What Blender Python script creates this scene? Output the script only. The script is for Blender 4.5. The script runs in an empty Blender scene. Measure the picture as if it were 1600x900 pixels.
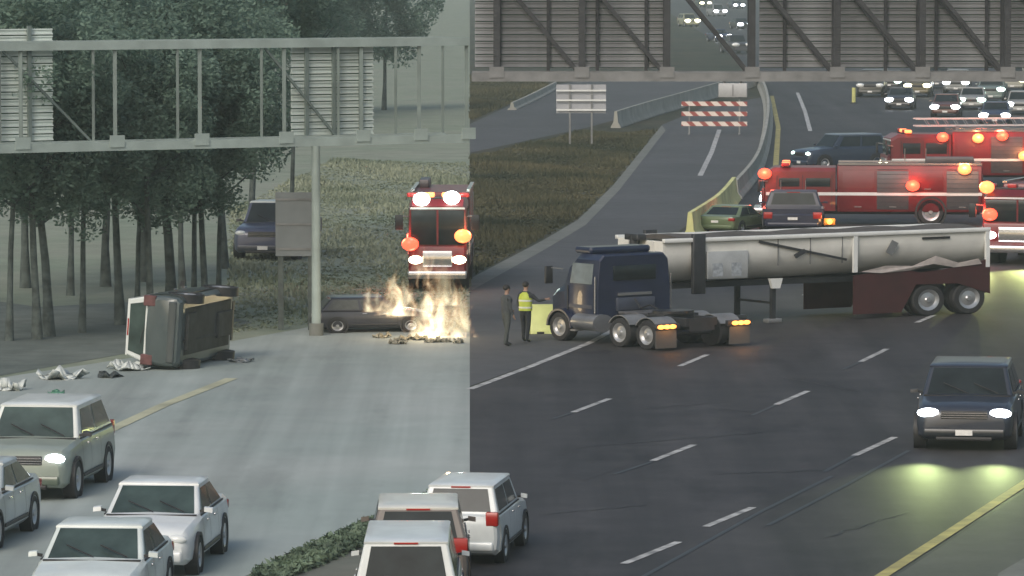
import bpy, bmesh, math, random
from mathutils import Vector, Matrix
R = math.radians
random.seed(7)
scene = bpy.context.scene
col = scene.collection
# ------------------------------------------------------------------ camera, sky, sun, exposure
CAM_H, PITCH, F = 10.8, R(3.89), 7835.0          # long roadside lens; F in pixels of a 1600-wide picture
cam_d = bpy.data.cameras.new('camera'); cam = bpy.data.objects.new('camera', cam_d); col.objects.link(cam)
cam.location = (0, 0, CAM_H); cam.rotation_euler = (math.pi/2 - PITCH, 0, 0)
cam_d.sensor_width = 36; cam_d.lens = F/1600*36; cam_d.clip_start = 0.5; cam_d.clip_end = 20000
scene.camera = cam
world = bpy.data.worlds.new('World'); scene.world = world; world.use_nodes = True
SUN_EL, SUN_AZ = R(38), R(205)
nt = world.node_tree
sky = nt.nodes.new('ShaderNodeTexSky'); sky.sky_type = 'NISHITA'; sky.sun_disc = False
sky.sun_elevation = SUN_EL; sky.sun_rotation = SUN_AZ; sky.air_density = 1.4; sky.dust_density = 4.0; sky.ozone_density = 1.0
bg = nt.nodes['Background']; bg.inputs[1].default_value = 0.12
nt.links.new(sky.outputs[0], bg.inputs[0])
sun_d = bpy.data.lights.new('sun', 'SUN'); sun_d.energy = 1.3; sun_d.angle = R(25); sun_d.color = (1, .97, .93)
sun = bpy.data.objects.new('sun', sun_d); col.objects.link(sun)
sd = Vector((math.sin(SUN_AZ)*math.cos(SUN_EL), math.cos(SUN_AZ)*math.cos(SUN_EL), math.sin(SUN_EL)))
sun.rotation_euler = (-sd).to_track_quat('-Z', 'Y').to_euler()
vs = scene.view_settings
vs.view_transform = 'Standard'; vs.look = 'None'; vs.gamma = 1; vs.use_curve_mapping = False; vs.exposure = 0.05

# ------------------------------------------------------------------ positions: a pixel meets the ground, or a known distance
def ray(x, y):
    a = (x-800)/F; b = (450-y)/F; c, s = math.cos(PITCH), math.sin(PITCH)
    return Vector((a, c+b*s, -s+b*c))
def P(x, y, z=0.0):
    d = ray(x, y); t = (z-CAM_H)/d.z
    v = d*t; return Vector((v.x, v.y, z))
def D(x, y, dist):                      # point on the pixel's ray at ground distance dist
    d = ray(x, y); t = dist/d.y
    v = d*t; return Vector((v.x, v.y, v.z+CAM_H))
# ------------------------------------------------------------------ materials
MATS = {}
def mat(name, c, rough=.6, var=.12, scale=3.0, bump=0.0, metal=0.0, emit=0.0, ecol=None, bscale=None, spec=.5, coat=0.0, stretch=None, c2=None, detail=6):
    if name in MATS: return MATS[name]
    m = bpy.data.materials.new(name); m.use_nodes = True; n = m.node_tree; b = n.nodes['Principled BSDF']
    b.inputs['Roughness'].default_value = rough; b.inputs['Metallic'].default_value = metal
    b.inputs['Specular IOR Level'].default_value = spec; b.inputs['Coat Weight'].default_value = coat
    tc = n.nodes.new('ShaderNodeTexCoord'); src = tc.outputs['Object']
    if stretch:
        mp = n.nodes.new('ShaderNodeMapping'); mp.inputs['Scale'].default_value = stretch[:3]
        if len(stretch) > 3: mp.inputs['Rotation'].default_value = (0, 0, stretch[3])
        n.links.new(src, mp.inputs[0]); src = mp.outputs[0]
    no = n.nodes.new('ShaderNodeTexNoise'); no.inputs['Scale'].default_value = scale; no.inputs['Detail'].default_value = detail
    n.links.new(src, no.inputs['Vector'])
    rp = n.nodes.new('ShaderNodeValToRGB'); rp.color_ramp.elements[0].position = .32; rp.color_ramp.elements[1].position = .68
    lo = [max(0, v*(1-var)) for v in c]; hi = [min(1, v*(1+var)) for v in (c2 or c)]
    rp.color_ramp.elements[0].color = (*lo, 1); rp.color_ramp.elements[1].color = (*hi, 1)
    n.links.new(no.outputs[0], rp.inputs[0]); n.links.new(rp.outputs[0], b.inputs['Base Color'])
    if bump:
        nb = n.nodes.new('ShaderNodeTexNoise'); nb.inputs['Scale'].default_value = bscale or scale*4; nb.inputs['Detail'].default_value = 5
        n.links.new(src, nb.inputs['Vector'])
        bp = n.nodes.new('ShaderNodeBump'); bp.inputs['Strength'].default_value = bump; bp.inputs['Distance'].default_value = .05
        n.links.new(nb.outputs[0], bp.inputs['Height']); n.links.new(bp.outputs[0], b.inputs['Normal'])
    if emit:
        b.inputs['Emission Color'].default_value = (*(ecol or c), 1); b.inputs['Emission Strength'].default_value = emit
    MATS[name] = m; return m
def ground_mat(name, c, c2, fine=.7, big=.06, rough=.85, streak=None, spots=0.0, bump=.25, spec=.3, amp=.22, sw=.9):
    """two scales of wear and grit; streak = (angle, strength) darkens wheel tracks that run along the road"""
    m = bpy.data.materials.new(name); m.use_nodes = True; n = m.node_tree; b = n.nodes['Principled BSDF']; L = n.links
    b.inputs['Roughness'].default_value = rough; b.inputs['Specular IOR Level'].default_value = spec
    tc = n.nodes.new('ShaderNodeTexCoord')
    def noise(sc, det=6, vec=None):
        o = n.nodes.new('ShaderNodeTexNoise'); o.inputs['Scale'].default_value = sc; o.inputs['Detail'].default_value = det
        o.inputs['Roughness'].default_value = .65
        L.new(vec or tc.outputs['Object'], o.inputs['Vector']); return o.outputs[0]
    def mix(f, a, bb, mode='MIX'):
        x = n.nodes.new('ShaderNodeMix'); x.data_type = 'RGBA'; x.blend_type = mode
        if isinstance(f, float): x.inputs[0].default_value = f
        else: L.new(f, x.inputs[0])
        for i, v in ((6, a), (7, bb)):
            if isinstance(v, tuple): x.inputs[i].default_value = (*v, 1)
            else: L.new(v, x.inputs[i])
        return x.outputs[2]
    def ramp(v, p0, p1, g0=0, g1=1):
        r = n.nodes.new('ShaderNodeMapRange'); L.new(v, r.inputs[0])
        r.inputs[1].default_value = p0; r.inputs[2].default_value = p1; r.inputs[3].default_value = g0; r.inputs[4].default_value = g1
        return r.outputs[0]
    k = mix(ramp(noise(big), .35, .65), c, c2)
    g = ramp(noise(fine, 8), .25, .75, 1-amp, 1+amp)
    vm = n.nodes.new('ShaderNodeVectorMath'); vm.operation = 'SCALE'; L.new(k, vm.inputs[0]); L.new(g, vm.inputs['Scale'])
    k = vm.outputs[0]
    if streak:
        mp = n.nodes.new('ShaderNodeMapping'); mp.inputs['Rotation'].default_value = (0, 0, streak[0]); mp.inputs['Scale'].default_value = (1, .018, 1)
        L.new(tc.outputs['Object'], mp.inputs[0])
        s = ramp(noise(sw, 4, mp.outputs[0]), .3, .7, 1-streak[1], 1+streak[1]*.5)
        v2 = n.nodes.new('ShaderNodeVectorMath'); v2.operation = 'SCALE'; L.new(k, v2.inputs[0]); L.new(s, v2.inputs['Scale']); k = v2.outputs[0]
    if spots:
        mq = n.nodes.new('ShaderNodeMapping'); mq.inputs['Rotation'].default_value = (0, 0, ROAD); mq.inputs['Scale'].default_value = (1, .22, 1); L.new(tc.outputs['Object'], mq.inputs[0])
        s3 = ramp(noise(.42, 5, mq.outputs[0]), .52, .66, 1.0, 1-spots)
        v3 = n.nodes.new('ShaderNodeVectorMath'); v3.operation = 'SCALE'; L.new(k, v3.inputs[0]); L.new(s3, v3.inputs['Scale']); k = v3.outputs[0]
    L.new(k, b.inputs['Base Color'])
    if bump:
        bp = n.nodes.new('ShaderNodeBump'); bp.inputs['Strength'].default_value = bump; bp.inputs['Distance'].default_value = .02
        L.new(noise(9, 4), bp.inputs['Height']); L.new(bp.outputs[0], b.inputs['Normal'])
    return m
STEEL = mat('galvanised_steel', (.20, .205, .21), .5, .2, 2, .1, .3)
STEEL_D = mat('dark_steel', (.035, .037, .042), .55, .25, 3, .1, .2)
STEEL_L = mat('pale_green_steel', (.36, .42, .40), .6, .2, 2, .1)
RUBBER = mat('tyre_rubber', (.022, .022, .024), .85, .2, 8, .1)
RIM = mat('wheel_alloy', (.42, .43, .44), .35, .1, 4, 0, .6)
GLASS = mat('dark_glass', (.018, .024, .026), .16, .3, 2, 0, 0, spec=.3)
GLASS_G = mat('green_tinted_glass', (.05, .075, .068), .12, .45, 1.3, 0, 0, spec=.6)
BLACK = mat('black_plastic', (.02, .02, .022), .55, .15, 5)
CHROME = mat('chrome', (.6, .6, .62), .2, .05, 2, 0, .9)
PLATE = mat('plate_white', (.7, .7, .68), .5, .08, 10)
HEAD_OFF = mat('clear_lamp', (.72, .75, .74), .15, .06, 6, spec=.7)
HEAD_ON = mat('lit_headlamp', (1, 1, 1), .3, 0, 1, emit=9, ecol=(.86, .93, 1))
HEAD_WARM = mat('lit_warm_headlamp', (1, .95, .7), .3, 0, 1, emit=8, ecol=(1, .95, .62))
HEAD_GREEN = mat('lit_greenish_headlamp', (.8, 1, .9), .3, 0, 1, emit=8, ecol=(.72, 1, .88))
TAIL = mat('red_lens', (.35, .02, .015), .25, .1, 8)
TAIL_ON = mat('lit_amber_lamp', (1, .4, .08), .3, 0, 1, emit=3.0, ecol=(1, .36, .07))
BEACON_R = mat('lit_red_beacon', (1, .08, .04), .3, 0, 1, emit=3.2, ecol=(1, .075, .035))
BEACON_O = mat('lit_orange_beacon', (1, .35, .1), .3, 0, 1, emit=3.2, ecol=(1, .20, .06))
WHITE_P = mat('white_paint', (.70, .72, .71), .4, .08, 1.5, coat=.3)
# ------------------------------------------------------------------ mesh collector
class MB:
    def __init__(s): s.v = []; s.f = []
    def quad(s, a, b, c, d):
        i = len(s.v); s.v += [Vector(a), Vector(b), Vector(c), Vector(d)]; s.f.append((i, i+1, i+2, i+3)); return s
    def poly(s, pts):
        i = len(s.v); s.v += [Vector(p) for p in pts]; s.f.append(tuple(range(i, i+len(pts)))); return s
    def box(s, x0, x1, y0, y1, z0, z1, bev=0.0):
        if bev <= 0 or min(x1-x0, y1-y0, z1-z0) < 2.2*bev:
            i = len(s.v)
            s.v += [Vector((x, y, z)) for z in (z0, z1) for y in (y0, y1) for x in (x0, x1)]
            s.f += [tuple(i+k for k in q) for q in ((0,2,3,1),(4,5,7,6),(0,1,5,4),(2,6,7,3),(0,4,6,2),(1,3,7,5))]
            return s
        ring = lambda z, e: [(x0+e, y0+bev, z), (x0+bev, y0+e, z), (x1-bev, y0+e, z), (x1-e, y0+bev, z), (x1-e, y1-bev, z), (x1-bev, y1-e, z), (x0+bev, y1-e, z), (x0+e, y1-bev, z)]
        h = bev*.5
        return s.loft([[(x+(0 if k else 0), y, z) for x, y, z in ring(zz, ee)] for k, (zz, ee) in enumerate(((z0, bev*.7), (z0+bev, 0), (z1-bev, 0), (z1, bev*.7)))])
    def loft(s, rings, cap=True, closed=True):
        n = len(rings[0]); i0 = len(s.v)
        for r in rings: s.v += [Vector(p) for p in r]
        for a in range(len(rings)-1):
            for k in range(n if closed else n-1):
                k2 = (k+1) % n; b = i0+a*n; s.f.append((b+k, b+k2, b+n+k2, b+n+k))
        if cap:
            s.f.append(tuple(i0+n-1-k for k in range(n))); s.f.append(tuple(i0+(len(rings)-1)*n+k for k in range(n)))
        return s
    def bar(s, p, q, w, h=None, up=(0, 0, 1)):
        p, q = Vector(p), Vector(q); h = h or w; d = (q-p).normalized(); u = Vector(up)
        if abs(d.dot(u)) > .98: u = Vector((0, 1, 0))
        a = d.cross(u).normalized()*w/2; b = a.cross(d).normalized()*h/2
        return s.loft([[c-a-b, c+a-b, c+a+b, c-a+b] for c in (p, q)])
    def tube(s, pts, rad, n=8):
        pts = [Vector(p) for p in pts]; rad = rad if isinstance(rad, (list, tuple)) else [rad]*len(pts); rings = []
        for k, p in enumerate(pts):
            d = (pts[min(k+1, len(pts)-1)]-pts[max(k-1, 0)]).normalized(); u = Vector((0, 0, 1)) if abs(d.z) < .9 else Vector((1, 0, 0))
            a = d.cross(u).normalized(); b = a.cross(d)
            rings.append([p+(a*math.cos(2*math.pi*j/n)+b*math.sin(2*math.pi*j/n))*rad[k] for j in range(n)])
        return s.loft(rings)
    def lathe_y(s, prof, cx=0, cz=0, n=20):       # prof: (y, r) revolved about the local Y axis
        return s.loft([[(cx+r*math.cos(2*math.pi*j/n), y, cz+r*math.sin(2*math.pi*j/n)) for j in range(n)] for y, r in prof])
    def ball(s, c, r, sx=1, sy=1, sz=1, n=10, m=6):
        c = Vector(c)
        return s.loft([[c+Vector((r*sx*math.sin(math.pi*(i+.15)/(m+.3))*math.cos(2*math.pi*j/n), r*sy*math.sin(math.pi*(i+.15)/(m+.3))*math.sin(2*math.pi*j/n), -r*sz*math.cos(math.pi*(i+.15)/(m+.3)))) for j in range(n)] for i in range(m+1)])
    def mesh(s, name, m, smooth=35):
        me = bpy.data.meshes.new(name); me.from_pydata([tuple(v) for v in s.v], [], s.f)
        bm = bmesh.new(); bm.from_mesh(me); bmesh.ops.recalc_face_normals(bm, faces=bm.faces); bm.to_mesh(me); bm.free()
        if m: me.materials.append(m)
        if smooth:
            me.shade_smooth(); me.set_sharp_from_angle(angle=R(smooth))
        return me
    def build(s, name, m, parent=None, smooth=35, loc=None):
        return link(name, s.mesh(name, m, smooth), parent, loc)
def link(name, me, parent=None, loc=None):
    o = bpy.data.objects.new(name, me); col.objects.link(o)
    if parent: o.parent = parent
    if loc is not None: o.location = loc
    return o
def tag(o, label=None, cat=None, group=None, kind=None):
    for k, v in (('label', label), ('category', cat), ('group', group), ('kind', kind)):
        if v: o[k] = v
    return o
def thing(name, label, cat, loc=(0, 0, 0), rz=0.0, group=None):
    o = bpy.data.objects.new(name, None); col.objects.link(o); o.location = loc; o.rotation_euler = (0, 0, rz); o.empty_display_size = .3
    return tag(o, label, cat, group)
def struct(o): return tag(o, kind='structure')
def lamp(parent, kind, loc, energy, color, aim=None, size=60, blend=.8, rad=.06):
    d = bpy.data.lights.new('lamp_light', kind); d.energy = energy; d.color = color; d.shadow_soft_size = rad
    o = bpy.data.objects.new('lamp_light', d); col.objects.link(o); o.parent = parent; o.location = loc
    if kind == 'SPOT':
        d.spot_size = R(size); d.spot_blend = 1.0; o.rotation_euler = Vector(aim).to_track_quat('-Z', 'Y').to_euler()
    return o
# ------------------------------------------------------------------ ground and roads
def sheet(name, px, z, m):
    return struct(MB().poly([P(x, y, 0)+Vector((0, 0, z)) for x, y in px]).build(name, m, smooth=0))
ROAD = R(13.74)                                  # the carriageway runs this far right of straight ahead
M_GRASS = ground_mat('dark_verge_grass', (.018, .028, .012), (.055, .047, .027), fine=.35, big=.07, spots=.5)
M_MEADOW = ground_mat('pale_verge_grass', (.20, .24, .175), (.245, .26, .205), fine=.5, big=.12)
M_DAYROAD = ground_mat('worn_daylight_tone', (.305, .355, .335), (.375, .405, .385), fine=.5, big=.09, rough=.8, streak=(ROAD, .32), amp=.09, sw=.55, spots=.16)  # brighter daylight of the left side put into the pale road colour
M_ASPH = ground_mat('dark_asphalt', (.038, .036, .038), (.055, .051, .052), fine=.8, big=.10, rough=.66, streak=(ROAD, .42), spec=.25, sw=.6, spots=.38)
M_SHLD = ground_mat('grey_shoulder', (.062, .066, .070), (.088, .090, .096), fine=1.2, big=.1, rough=.8)
M_GUT = ground_mat('pale_gutter', (.14, .15, .135), (.18, .185, .17), fine=1.0, big=.2)
M_SOIL = ground_mat('brown_median_soil', (.14, .15, .125), (.2, .19, .165), fine=.9, big=.2)
struct(MB().quad((-9000, 20, 0), (9000, 20, 0), (9000, 14000, 0), (-9000, 14000, 0)).build('ground', M_GRASS, smooth=0))
SEAM = 734  # daylight left of this line, dusk right of it: put into the ground colours
sheet('meadow', [(SEAM, 1000), (SEAM, -70), (-2600, -70), (-2600, 1000)], .004, M_MEADOW)
sheet('daylight_toned_road', [(SEAM, 1000), (SEAM, 520), (480, 512), (300, 545), (-60, 600), (-900, 760), (-900, 1000)], .008, M_DAYROAD)
sheet('forest_floor', [(395, 505), (300, 535), (100, 570), (-300, 640), (-300, 430), (60, 480), (260, 470)], .012, ground_mat('forest_litter', (.10, .12, .11), (.15, .17, .155), fine=.8, big=.2))
sheet('median', [(SEAM, 1000), (SEAM, 742), (640, 785), (520, 836), (400, 893), (300, 940), (250, 1000)], .012, M_SOIL)
sheet('asphalt_road', [(SEAM, 1000), (SEAM, 606), (932, 534), (1010, 420), (1065, 362), (1145, 305), (1190, 250), (1201, 190), (1196, 150), (1185, 126), (1110, 60), (1020, 4), (940, -40),
      (1120, -40), (1215, 5), (1400, 62), (1620, 100), (2000, 160), (2000, 1000)], .008, M_ASPH)
sheet('shoulder', [(SEAM, 604), (930, 533), (1008, 418), (1062, 361), (1141, 304), (1185, 250), (1196, 190), (1192, 152), (1100, 168), (1035, 195), (960, 290), (905, 346), (850, 380), (SEAM, 440)], .0085, M_SHLD)
sheet('gutter', [(SEAM, 456), (850, 391), (915, 352), (968, 297), (1040, 204), (1034, 196), (958, 290), (903, 344), (848, 376), (SEAM, 436)], .013, M_GUT)
sheet('ramp', [(SEAM, 239), (920, 199), (1030, 168), (1165, 142), (1190, 128), (1120, 116), (980, 112), (866, 133), (SEAM, 194)], .008, M_SHLD)
sheet('median_shoulder', [(1375, 1000), (1400, 901), (1618, 759), (1900, 600), (2000, 1000)], .012, ground_mat('worn_median_shoulder', (.062, .064, .06), (.085, .086, .08), fine=1.4, big=.15, rough=.7))
sheet('concrete_pad', [(1535, 1000), (1560, 897), (1640, 850), (1800, 1000)], .016, M_GUT)
M_WLINE = mat('white_road_paint', (.20, .20, .20), .7, .1, 2.2, c2=(.52, .52, .51))
M_YLINE = mat('yellow_road_paint', (.24, .21, .09), .7, .1, 1.5, c2=(.46, .40, .13))
M_YLINE2 = mat('faded_yellow_paint', (.42, .42, .29), .7, .3, .6)
def line(name, pts, w, m, z=.018):
    ps = [P(*p) for p in pts]; b = MB(); L, Rr = [], []
    for i, p in enumerate(ps):
        d = (ps[min(i+1, len(ps)-1)]-ps[max(i-1, 0)]).normalized(); n = Vector((-d.y, d.x, 0))*w/2
        L.append(p+n+Vector((0, 0, z))); Rr.append(p-n+Vector((0, 0, z)))
    for i in range(len(ps)-1): b.quad(L[i], L[i+1], Rr[i+1], Rr[i])
    return struct(b.build(name, m, smooth=0))
line('edge_line', [(SEAM, 609), (830, 573), (920, 537), (990, 500)], .20, M_WLINE)
line('edge_line', [(1372, 905), (1490, 829), (1600, 757), (1700, 690)], .24, M_YLINE)
line('edge_line', [(120, 697), (255, 634), (362, 592)], .32, M_YLINE2)
line('edge_line', [(1094, 275), (1112, 238), (1124, 203)], .25, M_WLINE)
line('edge_line', [(1212, 262), (1216, 200), (1206, 150)], .28, M_YLINE)
line('edge_line', [(1266, 205), (1258, 175), (1246, 145)], .25, M_WLINE)
for a, b in (((896, 645), (952, 624)), ((1020, 721), (1084, 696)), ((1103, 824), (1176, 794)), ((1335, 713), (1398, 684)), ((1213, 633), (1262, 612)),
             ((1345, 566), (1386, 546)), ((1062, 573), (1105, 555)), ((1432, 505), (1460, 493)), ((1256, 462), (1286, 449)), ((975, 882), (1060, 848)), ((1540, 622), (1590, 598))):
    line('lane_dash', [a, b], .16, M_WLINE)
for pts in (((1000, 905), (1190, 800), (1300, 745)), ((960, 742), (1020, 722)), ((865, 655), (896, 645)), ((1175, 650), (1213, 633)), ((1288, 738), (1335, 713)), ((1318, 578), (1345, 566)), ((1420, 705), (1320, 760), (1200, 822))):
    line('tar_seam', pts, .10, mat('black_tar', (.022, .022, .024), .5, .2, 2), .0165)
def crack(a, b, seed, m, w=.05):
    rr = random.Random(seed); pts = []
    for i in range(13):
        u = i/12; pts.append((a[0]+(b[0]-a[0])*u+rr.uniform(-7, 7)*(0 < i < 12), a[1]+(b[1]-a[1])*u+rr.uniform(-1.2, 1.2)*(0 < i < 12)))
    return line('road_crack', pts, w, m, .0162)
M_CRACK = mat('tar_filled_crack', (.018, .018, .02), .6, .3, 2)
for i, (a, b) in enumerate((((905, 700), (1190, 676)), ((1120, 742), (1300, 735)), ((1220, 590), (1340, 612)), ((850, 805), (1010, 790)), ((1000, 640), (1130, 628)), ((1290, 840), (1420, 800)))): crack(a, b, i, M_CRACK)
M_PATCH = ground_mat('tar_patch', (.030, .029, .031), (.040, .038, .040), fine=.8, big=.2, rough=.7)
sheet('road_patch', [(1128, 640), (1180, 618), (1226, 622), (1176, 645)], .0125, M_PATCH); sheet('road_patch', [(868, 745), (935, 720), (985, 726), (915, 752)], .0125, M_PATCH)
# ------------------------------------------------------------------ wheels and vehicles
WHEEL = {}
def wheel(parent, x, y, r, w, side, dual=False, rimm=RIM, name='wheel'):
    key = (round(r, 3), round(w, 3), side, rimm.name)
    if key not in WHEEL:
        h = w/2; t = MB().lathe_y([(-h*side, r*.62), (-h*side, r*.93), (-h*.7*side, r), (h*.7*side, r), (h*side, r*.93), (h*side, r*.66), (h*.25*side, r*.63)], n=24).mesh('wheel', RUBBER)
        q = MB().lathe_y([(h*.24*side, r*.655), (h*.96*side, r*.655), (h*.9*side, r*.58), (h*.55*side, r*.46), (h*.72*side, r*.2), (h*1.0*side, r*.14), (h*1.0*side, r*.02)], n=20)
        g = q.mesh('rim', rimm)
        WHEEL[key] = (t, g)
    t, g = WHEEL[key]
    o = link(name, t, parent, (x, y, r)); link('rim', g, o); return o
def pane(b, A, B, C, Dd, u0, u1, v0, v1, off=.012, th=.01, nrm=None):
    """a thin plate lying on the quad A B C D (A-B bottom, D-C top), proud of it by off"""
    A, B, C, Dd = map(Vector, (A, B, C, Dd))
    q = lambda u, v: (A*(1-u)+B*u)*(1-v)+(Dd*(1-u)+C*u)*v
    n = (B-A).cross(Dd-A).normalized()
    if nrm is not None and n.dot(Vector(nrm)) < 0: n = -n
    pts = [q(u0, v0), q(u1, v0), q(u1, v1), q(u0, v1)]
    b.loft([[p+n*(off-th) for p in pts], [p+n*off for p in pts]]); return b
PAINT = {}
def paint(c, rough=.32):
    k = tuple(round(v, 3) for v in c)
    if k not in PAINT: PAINT[k] = mat('car_paint_%d' % len(PAINT), c, rough, .10, 1.6, coat=.35)
    return PAINT[k]
KIND = {  # L, W, H, wheel r, hood z, belt z, (cowl, windscreen top, roof rear, rear glass base) as fractions of L from the rear
    'sedan': (4.7, 1.84, 1.45, .33, .92, .98, (.70, .54, .30, .14)),
    'suv': (4.7, 1.92, 1.76, .37, 1.08, 1.14, (.71, .60, .10, .035)),
    'pickup': (5.5, 2.0, 1.88, .40, 1.16, 1.20, (.70, .60, .40, .37)),
    'hatch': (4.1, 1.78, 1.50, .32, .93, .97, (.74, .60, .14, .04)),
    'van': (4.9, 1.98, 1.95, .36, 1.10, 1.15, (.80, .66, .06, .02)),
}
def car(name, label, cat, kind, color, loc, rz, group=None, scale=(1, 1, 1), lights=None, glass=GLASS, roof=None, lower=None, detail=2, beam=None, plate=True, lamp_scale=1.0, rails=False, cabin_roof=False, tail=TAIL):
    L, W, H, r, hz, bz, (fc, ft, fr, fb) = KIND[kind]
    t = thing(name, label, cat, loc, rz, group); t.scale = scale
    pm = paint(color); X = lambda f: -L/2+L*f; w = W/2
    zlo = r*.62
    pick = kind == 'pickup'; rear_z = {'sedan': bz+.02, 'hatch': bz, 'suv': bz, 'van': bz, 'pickup': 1.0}[kind]
    def sec(x, zl, zs, hw):
        half = [(hw*.86, zl), (hw*.97, zl+.09), (hw, zl+(zs-zl)*.42), (hw*.985, zl+(zs-zl)*.70), (hw*.955, zs-.07), (hw*.88, zs)]
        return [(x, y, z) for y, z in half]+[(x, 0, zs+.025)]+[(x, -y, z) for y, z in reversed(half)]+[(x, 0, zl)]
    st = [(-.0, zlo+.16, rear_z-.14, .86), (.012, zlo+.06, rear_z-.06, .93), (.05, zlo, rear_z, .98), (fb+.01 if not pick else .15, zlo, rear_z if pick else bz, 1.0), (fr if not pick else fb-.005, zlo, rear_z if pick else bz, 1.0)]
    if pick: st.append((fb, zlo, bz, 1.0))
    st += [(.55, zlo, bz, 1.0), (fc, zlo, bz-.01, .995), (fc+.02, zlo, hz+.02, .985), ((fc+1)/2, zlo, hz-.03, .97), (.955, zlo+.02, hz-.09, .93), (.985, zlo+.05, hz-.17, .87), (1.0, zlo+.13, hz-.30, .80)]
    bb = MB().loft([sec(X(f), zl, zs, w*k) for f, zl, zs, k in st])
    body = bb.build('body', pm, t, 32)
    # cabin with pillars and a crowned roof
    bw, tw = w*.93, w*.76
    ring0 = [(X(fb), bw, bz-.03), (X(fb), -bw, bz-.03), (X(fc), -bw*.97, bz-.05), (X(fc), bw*.97, bz-.05)]
    ring1 = [(X(fr), tw, H-.05), (X(fr), -tw, H-.05), (X(ft), -tw, H-.05), (X(ft), tw, H-.05)]
    cb = MB(); cb.loft([ring0, ring1], cap=False)
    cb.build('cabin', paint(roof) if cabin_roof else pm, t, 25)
    bv = t.children[-1].modifiers.new('rounding', 'BEVEL'); bv.width = .045; bv.segments = 3; bv.limit_method = 'ANGLE'; bv.angle_limit = R(25)
    e = .0
    rf = MB(); mx = (X(fr)+X(ft))/2; hl = (X(ft)-X(fr))/2
    rf.loft([[(mx+hl*a*s1, tw*a*s2, z) for s1, s2 in ((-1, 1), (-1, .4), (-1, -.4), (-1, -1), (-.3, -1), (.5, -1), (1, -1), (1, -.4), (1, .4), (1, 1), (.5, 1), (-.3, 1))] for a, z in ((1.012, H-.075), (1.015, H-.04), (.97, H-.012), (.80, H+.005), (.3, H+.012))])
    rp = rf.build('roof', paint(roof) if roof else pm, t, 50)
    if rails:
        for s in (-1, 1): MB().tube([(X(fr)+.15, s*tw*.86, H-.02), (X(fr)+.3, s*tw*.86, H+.06), (X(ft)-.3, s*tw*.86, H+.06), (X(ft)-.12, s*tw*.86, H-.02)], .02, 6).build('roof_rail', BLACK, t)
    a, b_, c_, d_ = ring0; A, B, C, Dd = ring1
    pane(MB(), c_, d_, Dd, C, .055, .945, .07, .95, nrm=(1, 0, .3)).build('windshield', glass, t)
    pane(MB(), a, b_, B, A, .09, .91, .12, .90, nrm=(-1, 0, .1)).build('rear_window', glass, t)
    for s in (-1, 1):
        q = (a, d_, Dd, A) if s > 0 else (b_, c_, C, B)
        um = .50 if kind != 'pickup' else .48
        pane(MB(), *q, .06, um-.02, .12, .88, nrm=(0, s, .2)).build('side_window', glass, t)
        pane(MB(), *q, um+.02, .90, .12, .88, nrm=(0, s, .2)).build('side_window', glass, t)
    if pick:
        zb = rear_z-.02
        bed = MB(); bx0, bx1 = X(.012), X(fb)-.02
        for s in (-1, 1): bed.box(bx0, bx1, min(s*w*.985, s*w*.90), max(s*w*.985, s*w*.90), zb-.25, bz-.02)
        bed.box(bx0-.01, bx0+.07, -w*.90, w*.90, zb-.25, bz-.03).build('cargo_bed', pm, t)
        MB().box(bx0+.1, bx1-.02, -w*.89, w*.89, zb, zb+.05).build('bed_liner', BLACK, t)
    # wheels in dark arches
    fx, rx = X(.815), X(.185)
    for x in (fx, rx):
        for s in (-1, 1):
            MB().lathe_y([(s*(w-.22), r*1.22), (s*(w+.012), r*1.22), (s*(w+.012), r*1.04), (s*(w-.2), r*1.0)], x, r, 24).build('wheel_arch', BLACK, t)
            wheel(t, x, s*(w-.11), r, .23, s)
    # lamps, grille, bumper, plate, mirrors
    if detail > 1:
        for y in (-.25, .35): MB().bar((X(fc)+.02, w*y+.25, bz+.03), (X(fc)-(fc-ft)*L*.30, w*y-.22, bz+(H-bz)*.30+.05), .018).build('wiper', BLACK, t)
        MB().box(X(fc)+.0, X(fc)+.10, -w*.86, w*.86, hz+.028, hz+.048).build('cowl_panel', BLACK, t)
        MB().bar((X(fb)-.02, -.02, bz+.06), (X(fb)+.03, w*.4, bz+.14), .016).build('rear_wiper', BLACK, t) if kind in ('suv', 'van', 'hatch') else None
        MB().box(X(fr)-.035, X(fr)+.02, -.22, .22, H-.085, H-.055).build('brake_light', TAIL, t)
    nose, nz = X(1.0), hz-.30
    lm = {None: HEAD_OFF, 'white': HEAD_ON, 'warm': HEAD_WARM, 'green': HEAD_GREEN}[lights]
    k = lamp_scale
    for s in (-1, 1):
        MB().ball((nose-.07, s*w*.70, nz+.06), .12*k, .7, 1.45, .72, 12, 6).build('headlight', lm, t)
        z0 = (rear_z-.28) if kind in ('sedan', 'pickup') else bz-.25
        MB().box(X(0)-.012, X(0)+.16, *sorted((s*w*.66, s*w*.95)), z0, z0+(.16 if kind == 'sedan' else .30), .02).build('taillight', tail, t)
        mo = MB().loft([[(X(fc)-.16+dx, s*(w*.93+.05+.145*u), bz-.0+dz) for u, dx, dz in ((0, .02, .02), (1, .0, .0), (1.0, .10, .01), (0, .12, .03))] for _ in (0,)]+[[(X(fc)-.16+dx, s*(w*.93+.05+.145*u), bz+.125+dz) for u, dx, dz in ((0, .02, -.01), (1, .0, -.03), (1.0, .08, -.04), (0, .11, -.02))]]).build('mirror', pm if lower is None else BLACK, t)
        MB().bar((X(fc)-.12, s*w*.90, bz+.03), (X(fc)-.10, s*(w*.93+.08), bz+.05), .05).build('mirror_arm', BLACK, mo)
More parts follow.
